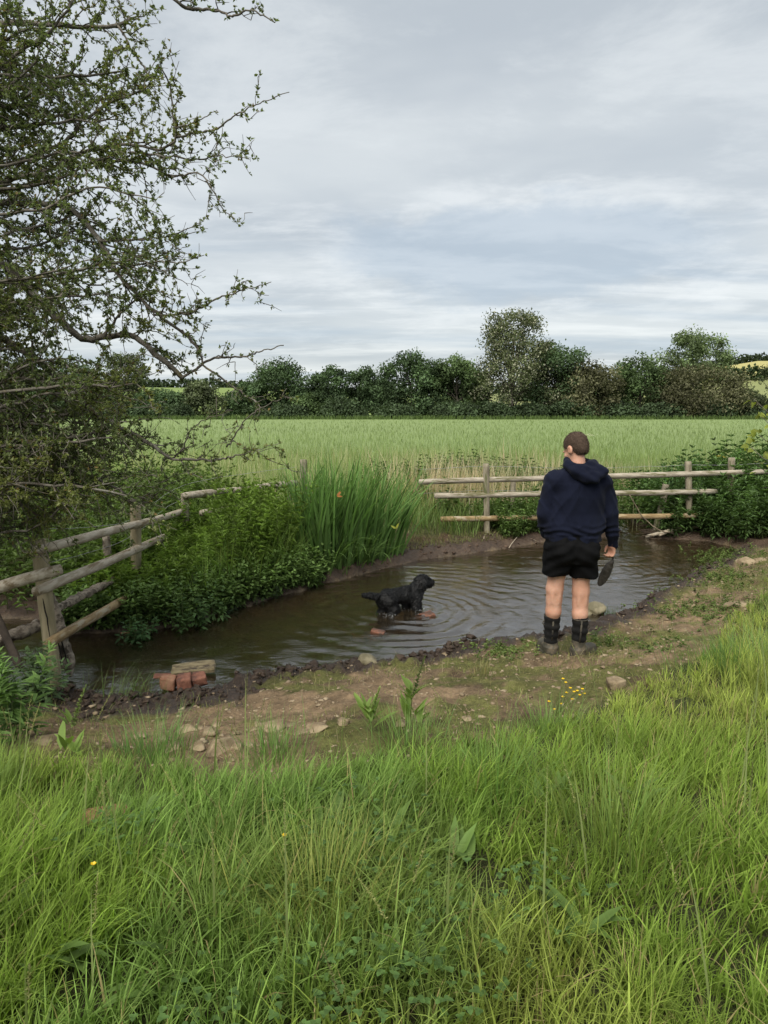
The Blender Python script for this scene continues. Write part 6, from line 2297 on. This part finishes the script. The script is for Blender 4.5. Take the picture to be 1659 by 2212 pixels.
def build_far():
    DG, MG, OL, BR, LG = (.072, .112, .052), (.094, .140, .058), (.105, .128, .066), (.112, .112, .062), (.130, .175, .080)
    Ys = 170
    far_tree('broadleaf_tree', 'dark tree half hidden behind the hawthorn, far left of the tree line', -60, 110, 800, Ys, DG, 1)
    far_tree('broadleaf_tree', 'dark round tree seen through the hawthorn twigs at the left', 90, 250, 790, Ys, DG, 2)
    far_tree('poplar_tree', 'pointed paler tree showing through the hawthorn at the left', 225, 335, 762, Ys + 6, OL, 3, shape='tall', airy=.5)
    far_tree('broadleaf_tree', 'low dark tree right of the pointed one behind the hawthorn', 300, 400, 850, Ys, DG, 4)
    far_tree('broadleaf_tree', 'small olive tree standing alone by the gap in the tree line', 400, 475, 824, Ys, OL, 5)
    far_tree('broadleaf_tree', 'low dark tree just right of the gap with the pale hill field', 508, 575, 824, Ys, DG, 6)
    far_tree('broadleaf_tree', 'broad tree with an uneven top, first big one right of the gap', 548, 676, 784, Ys + 2, DG, 7)
    far_tree('broadleaf_tree', 'low light bush between two dark trees left of the middle', 640, 700, 852, Ys - 4, MG, 8)
    far_tree('broadleaf_tree', 'rounded dark tree left of the middle of the tree line', 678, 756, 787, Ys, DG, 9)
    far_tree('broadleaf_tree', 'narrow dark tree beside the rounded one, left of the big dense tree', 748, 828, 793, Ys + 2, DG, 10)
    far_tree('broadleaf_tree', 'big dense dome-topped tree in the middle of the tree line', 828, 946, 758, Ys, DG, 11, dens=1.15)
    far_tree('broadleaf_tree', 'looser tree just right of the big dense tree', 936, 1032, 766, Ys + 3, MG, 12, airy=.3)
    far_tree('poplar_tree', 'tallest tree of the tree line, airy with silvery leaves', 1022, 1190, 660, Ys - 3, (.090, .108, .052), 13, shape='tall', airy=.6, dens=2.6, white=True, nlobe=110)
    far_tree('broadleaf_tree', 'silvery side tree leaning right of the tallest tree', 1140, 1218, 728, Ys + 8, (.080, .092, .046), 14, shape='tall', airy=.7, white=True)
    far_tree('broadleaf_tree', 'dark conical tree right below the tallest one', 1130, 1262, 746, Ys, DG, 15, dens=1.1)
    far_tree('hawthorn_bush', 'rounded brownish bush-like tree right of the dark conical tree', 1205, 1328, 787, Ys - 5, BR, 16)
    far_tree('broadleaf_tree', 'fresh green round tree right of the gap with the distant hill', 1326, 1436, 768, Ys, MG, 17)
    far_tree('ash_tree', 'light airy tree with bare boughs showing, second tallest, at the right', 1418, 1562, 712, Ys + 6, LG, 18, airy=.6, nlobe=80, dens=2.3)
    far_tree('hawthorn_bush', 'wide brownish hawthorn below the airy tree at the right', 1432, 1590, 796, Ys - 5, BR, 19, dens=1.1)
    far_tree('hawthorn_bush', 'low grey-green bush at the right end of the tree line', 1572, 1652, 842, Ys - 6, OL, 20)
    far_tree('ash_tree', 'thin bare-twigged tree cut by the right edge of the frame', 1640, 1716, 762, Ys - 4, OL, 21, airy=.9, dens=.5)
    far_tree('broadleaf_tree', 'tree beyond the right edge of the frame', 1690, 1830, 770, Ys, DG, 22)
    far_tree('broadleaf_tree', 'tree beyond the left edge of the frame', -220, -50, 780, Ys, DG, 23)
    for k, (u0, u1, vt, lab) in enumerate(((640, 700, 846, 'darker tree filling the dip right of the first broad tree'), (795, 860, 812, 'tree closing the dip left of the big dense tree'),
                                           (905, 985, 790, 'tree behind the right shoulder of the big dense tree'), (990, 1060, 798, 'tree left behind the tallest tree'), (1290, 1350, 838, 'low tree in the gap with the distant hill'), (1395, 1450, 785, 'tree between the fresh green and the airy tree'), (480, 540, 850, 'low tree at the right side of the left gap'))):
        far_tree('broadleaf_tree', lab, u0, u1, vt, Ys + 10, (.062, .098, .048), 140 + k)
    # shaded bushes along the foot of the trees
    for k, (u0, u1, vt) in enumerate(((330, 420, 868), (560, 660, 862), (690, 790, 860), (800, 900, 866), (930, 1040, 856), (1020, 1120, 864), (1090, 1190, 858), (1180, 1290, 866), (1290, 1390, 862), (1380, 1480, 856), (1490, 1600, 862), (1600, 1700, 866), (100, 220, 862), (-60, 90, 862), (210, 330, 866))):
        labs = ['dark bush under the olive tree at the left', 'dark bush at the foot of the first broad tree', 'dark bush under the rounded tree left of the middle', 'low bush at the foot of the big dense tree, left side', 'dark bush between the dense tree and the tallest tree',
                'bush left of the tallest tree\'s trunk', 'bush right of the tallest tree\'s trunk', 'bush under the dark conical tree', 'bush closing the gap below the distant hill', 'dark bush under the fresh green tree', 'dark bush under the wide hawthorn', 'bush at the far right end of the tree line', 'dark bush seen through the hawthorn twigs', 'dark bush at the left end of the tree line', 'dark bush under the pointed pale tree']
        far_tree('bush', labs[k], u0, u1, vt + (14, 22, 9, 18, 24)[k % 5], Ys - 8, (.060, .088, .044), 60 + k, 'bush', dens=1.25, trunk=False, shape='box', group='bushes under the tree line')
    # hedges and woods on the far slopes
    r = np.random.default_rng(5)

    def hedge(name, lab, a, b, h, wd, col, seed, n):
        rr = np.random.default_rng(seed)
        a, b = np.array(a, float), np.array(b, float)
        t = rr.random(n)
        x, y = a[0] + (b[0] - a[0]) * t, a[1] + (b[1] - a[1]) * t + rr.normal(0, wd, n)
        hh = h * (.75 + .5 * np.abs(fbm(t * 24 + seed, t * 3, None, 3, seed)))
        z = .6 + hills(x, y) + hh * rr.random(n) ** .8 - .5
        p = np.stack([x, y, z], 1)
        L = rr.uniform(1.6, 3.0, n) * (y / 460)
        c = np.array(col) * (1 + .25 * fbm(t * 40, z * .5, None, 2, seed)[:, None]) * (1 + rr.normal(0, .18, (n, 1)))
        V, Q, T, C = leaves(p, rr.normal(0, 1, (n, 3)), rr.normal(0, .6, (n, 3)) + np.array([0, 0, .8]), L, L * .8, .2, np.clip(c, .008, .4), True)
        o = Acc().add(V, Q, T, C).link(name, M_FAR, None, (float(a[0]), float(a[1]), float(.6 + hills(a[:1], a[1:2])[0])))
        tag(o, lab, 'hedge', 'hedges on the far slopes')
        return o
    hedge('hedge', 'dark hedge across the slope below the yellow field at the right', (60, 371), (320, 371), 6.5, 2.5, (.034, .055, .024), 3, 6000)
    hedge('hedge', 'wooded skyline hedge above the yellow field at the right', (60, 566), (480, 566), 9.0, 5, (.042, .060, .030), 4, 6000)
    hedge('hedge', 'skyline hedge on the left hill behind the gap', (-430, 566), (40, 566), 7.5, 5, (.042, .060, .030), 5, 6000)
    hedge('hedge', 'thin hedge across the pale field in the left gap', (-200, 300), (20, 300), 2.6, 1.5, (.045, .07, .026), 6, 2200)
    # grass verge at the foot of the trees
    b = Acc()
    n = 9000
    x = r.uniform(-130, 130, n)
    y = r.uniform(150, 162, n)
    p = np.stack([x, y, np.full(n, .6)], 1)
    col = np.array([.085, .125, .040]) * (1 + r.normal(0, .2, (n, 1)))
    V, Q, T, C = blades(p, r.uniform(.5, 1.2, n), r.uniform(.2, .4, n), r.uniform(0, 6.28, n), np.abs(r.normal(.1, .1, n)), np.abs(r.normal(.3, .2, n)), col, 2, col * 1.3, 1.5, r=r)
    b.add(V, Q, T, C)
    tag(b.link('far_verge', M_GRASS), kind='stuff')
    # a pole standing in the left gap
    q = P(468, 882, 150)
    o = link('pole', mesh_np('pole', *tube([(q[0], 150, .3), (q[0], 150, 5.2)], [.11, .08], 8)), M_FBARK, None, (q[0], 150, .6))
    tag(o, 'thin wooden pole standing in the gap of the tree line at the left', 'pole')


build_far()
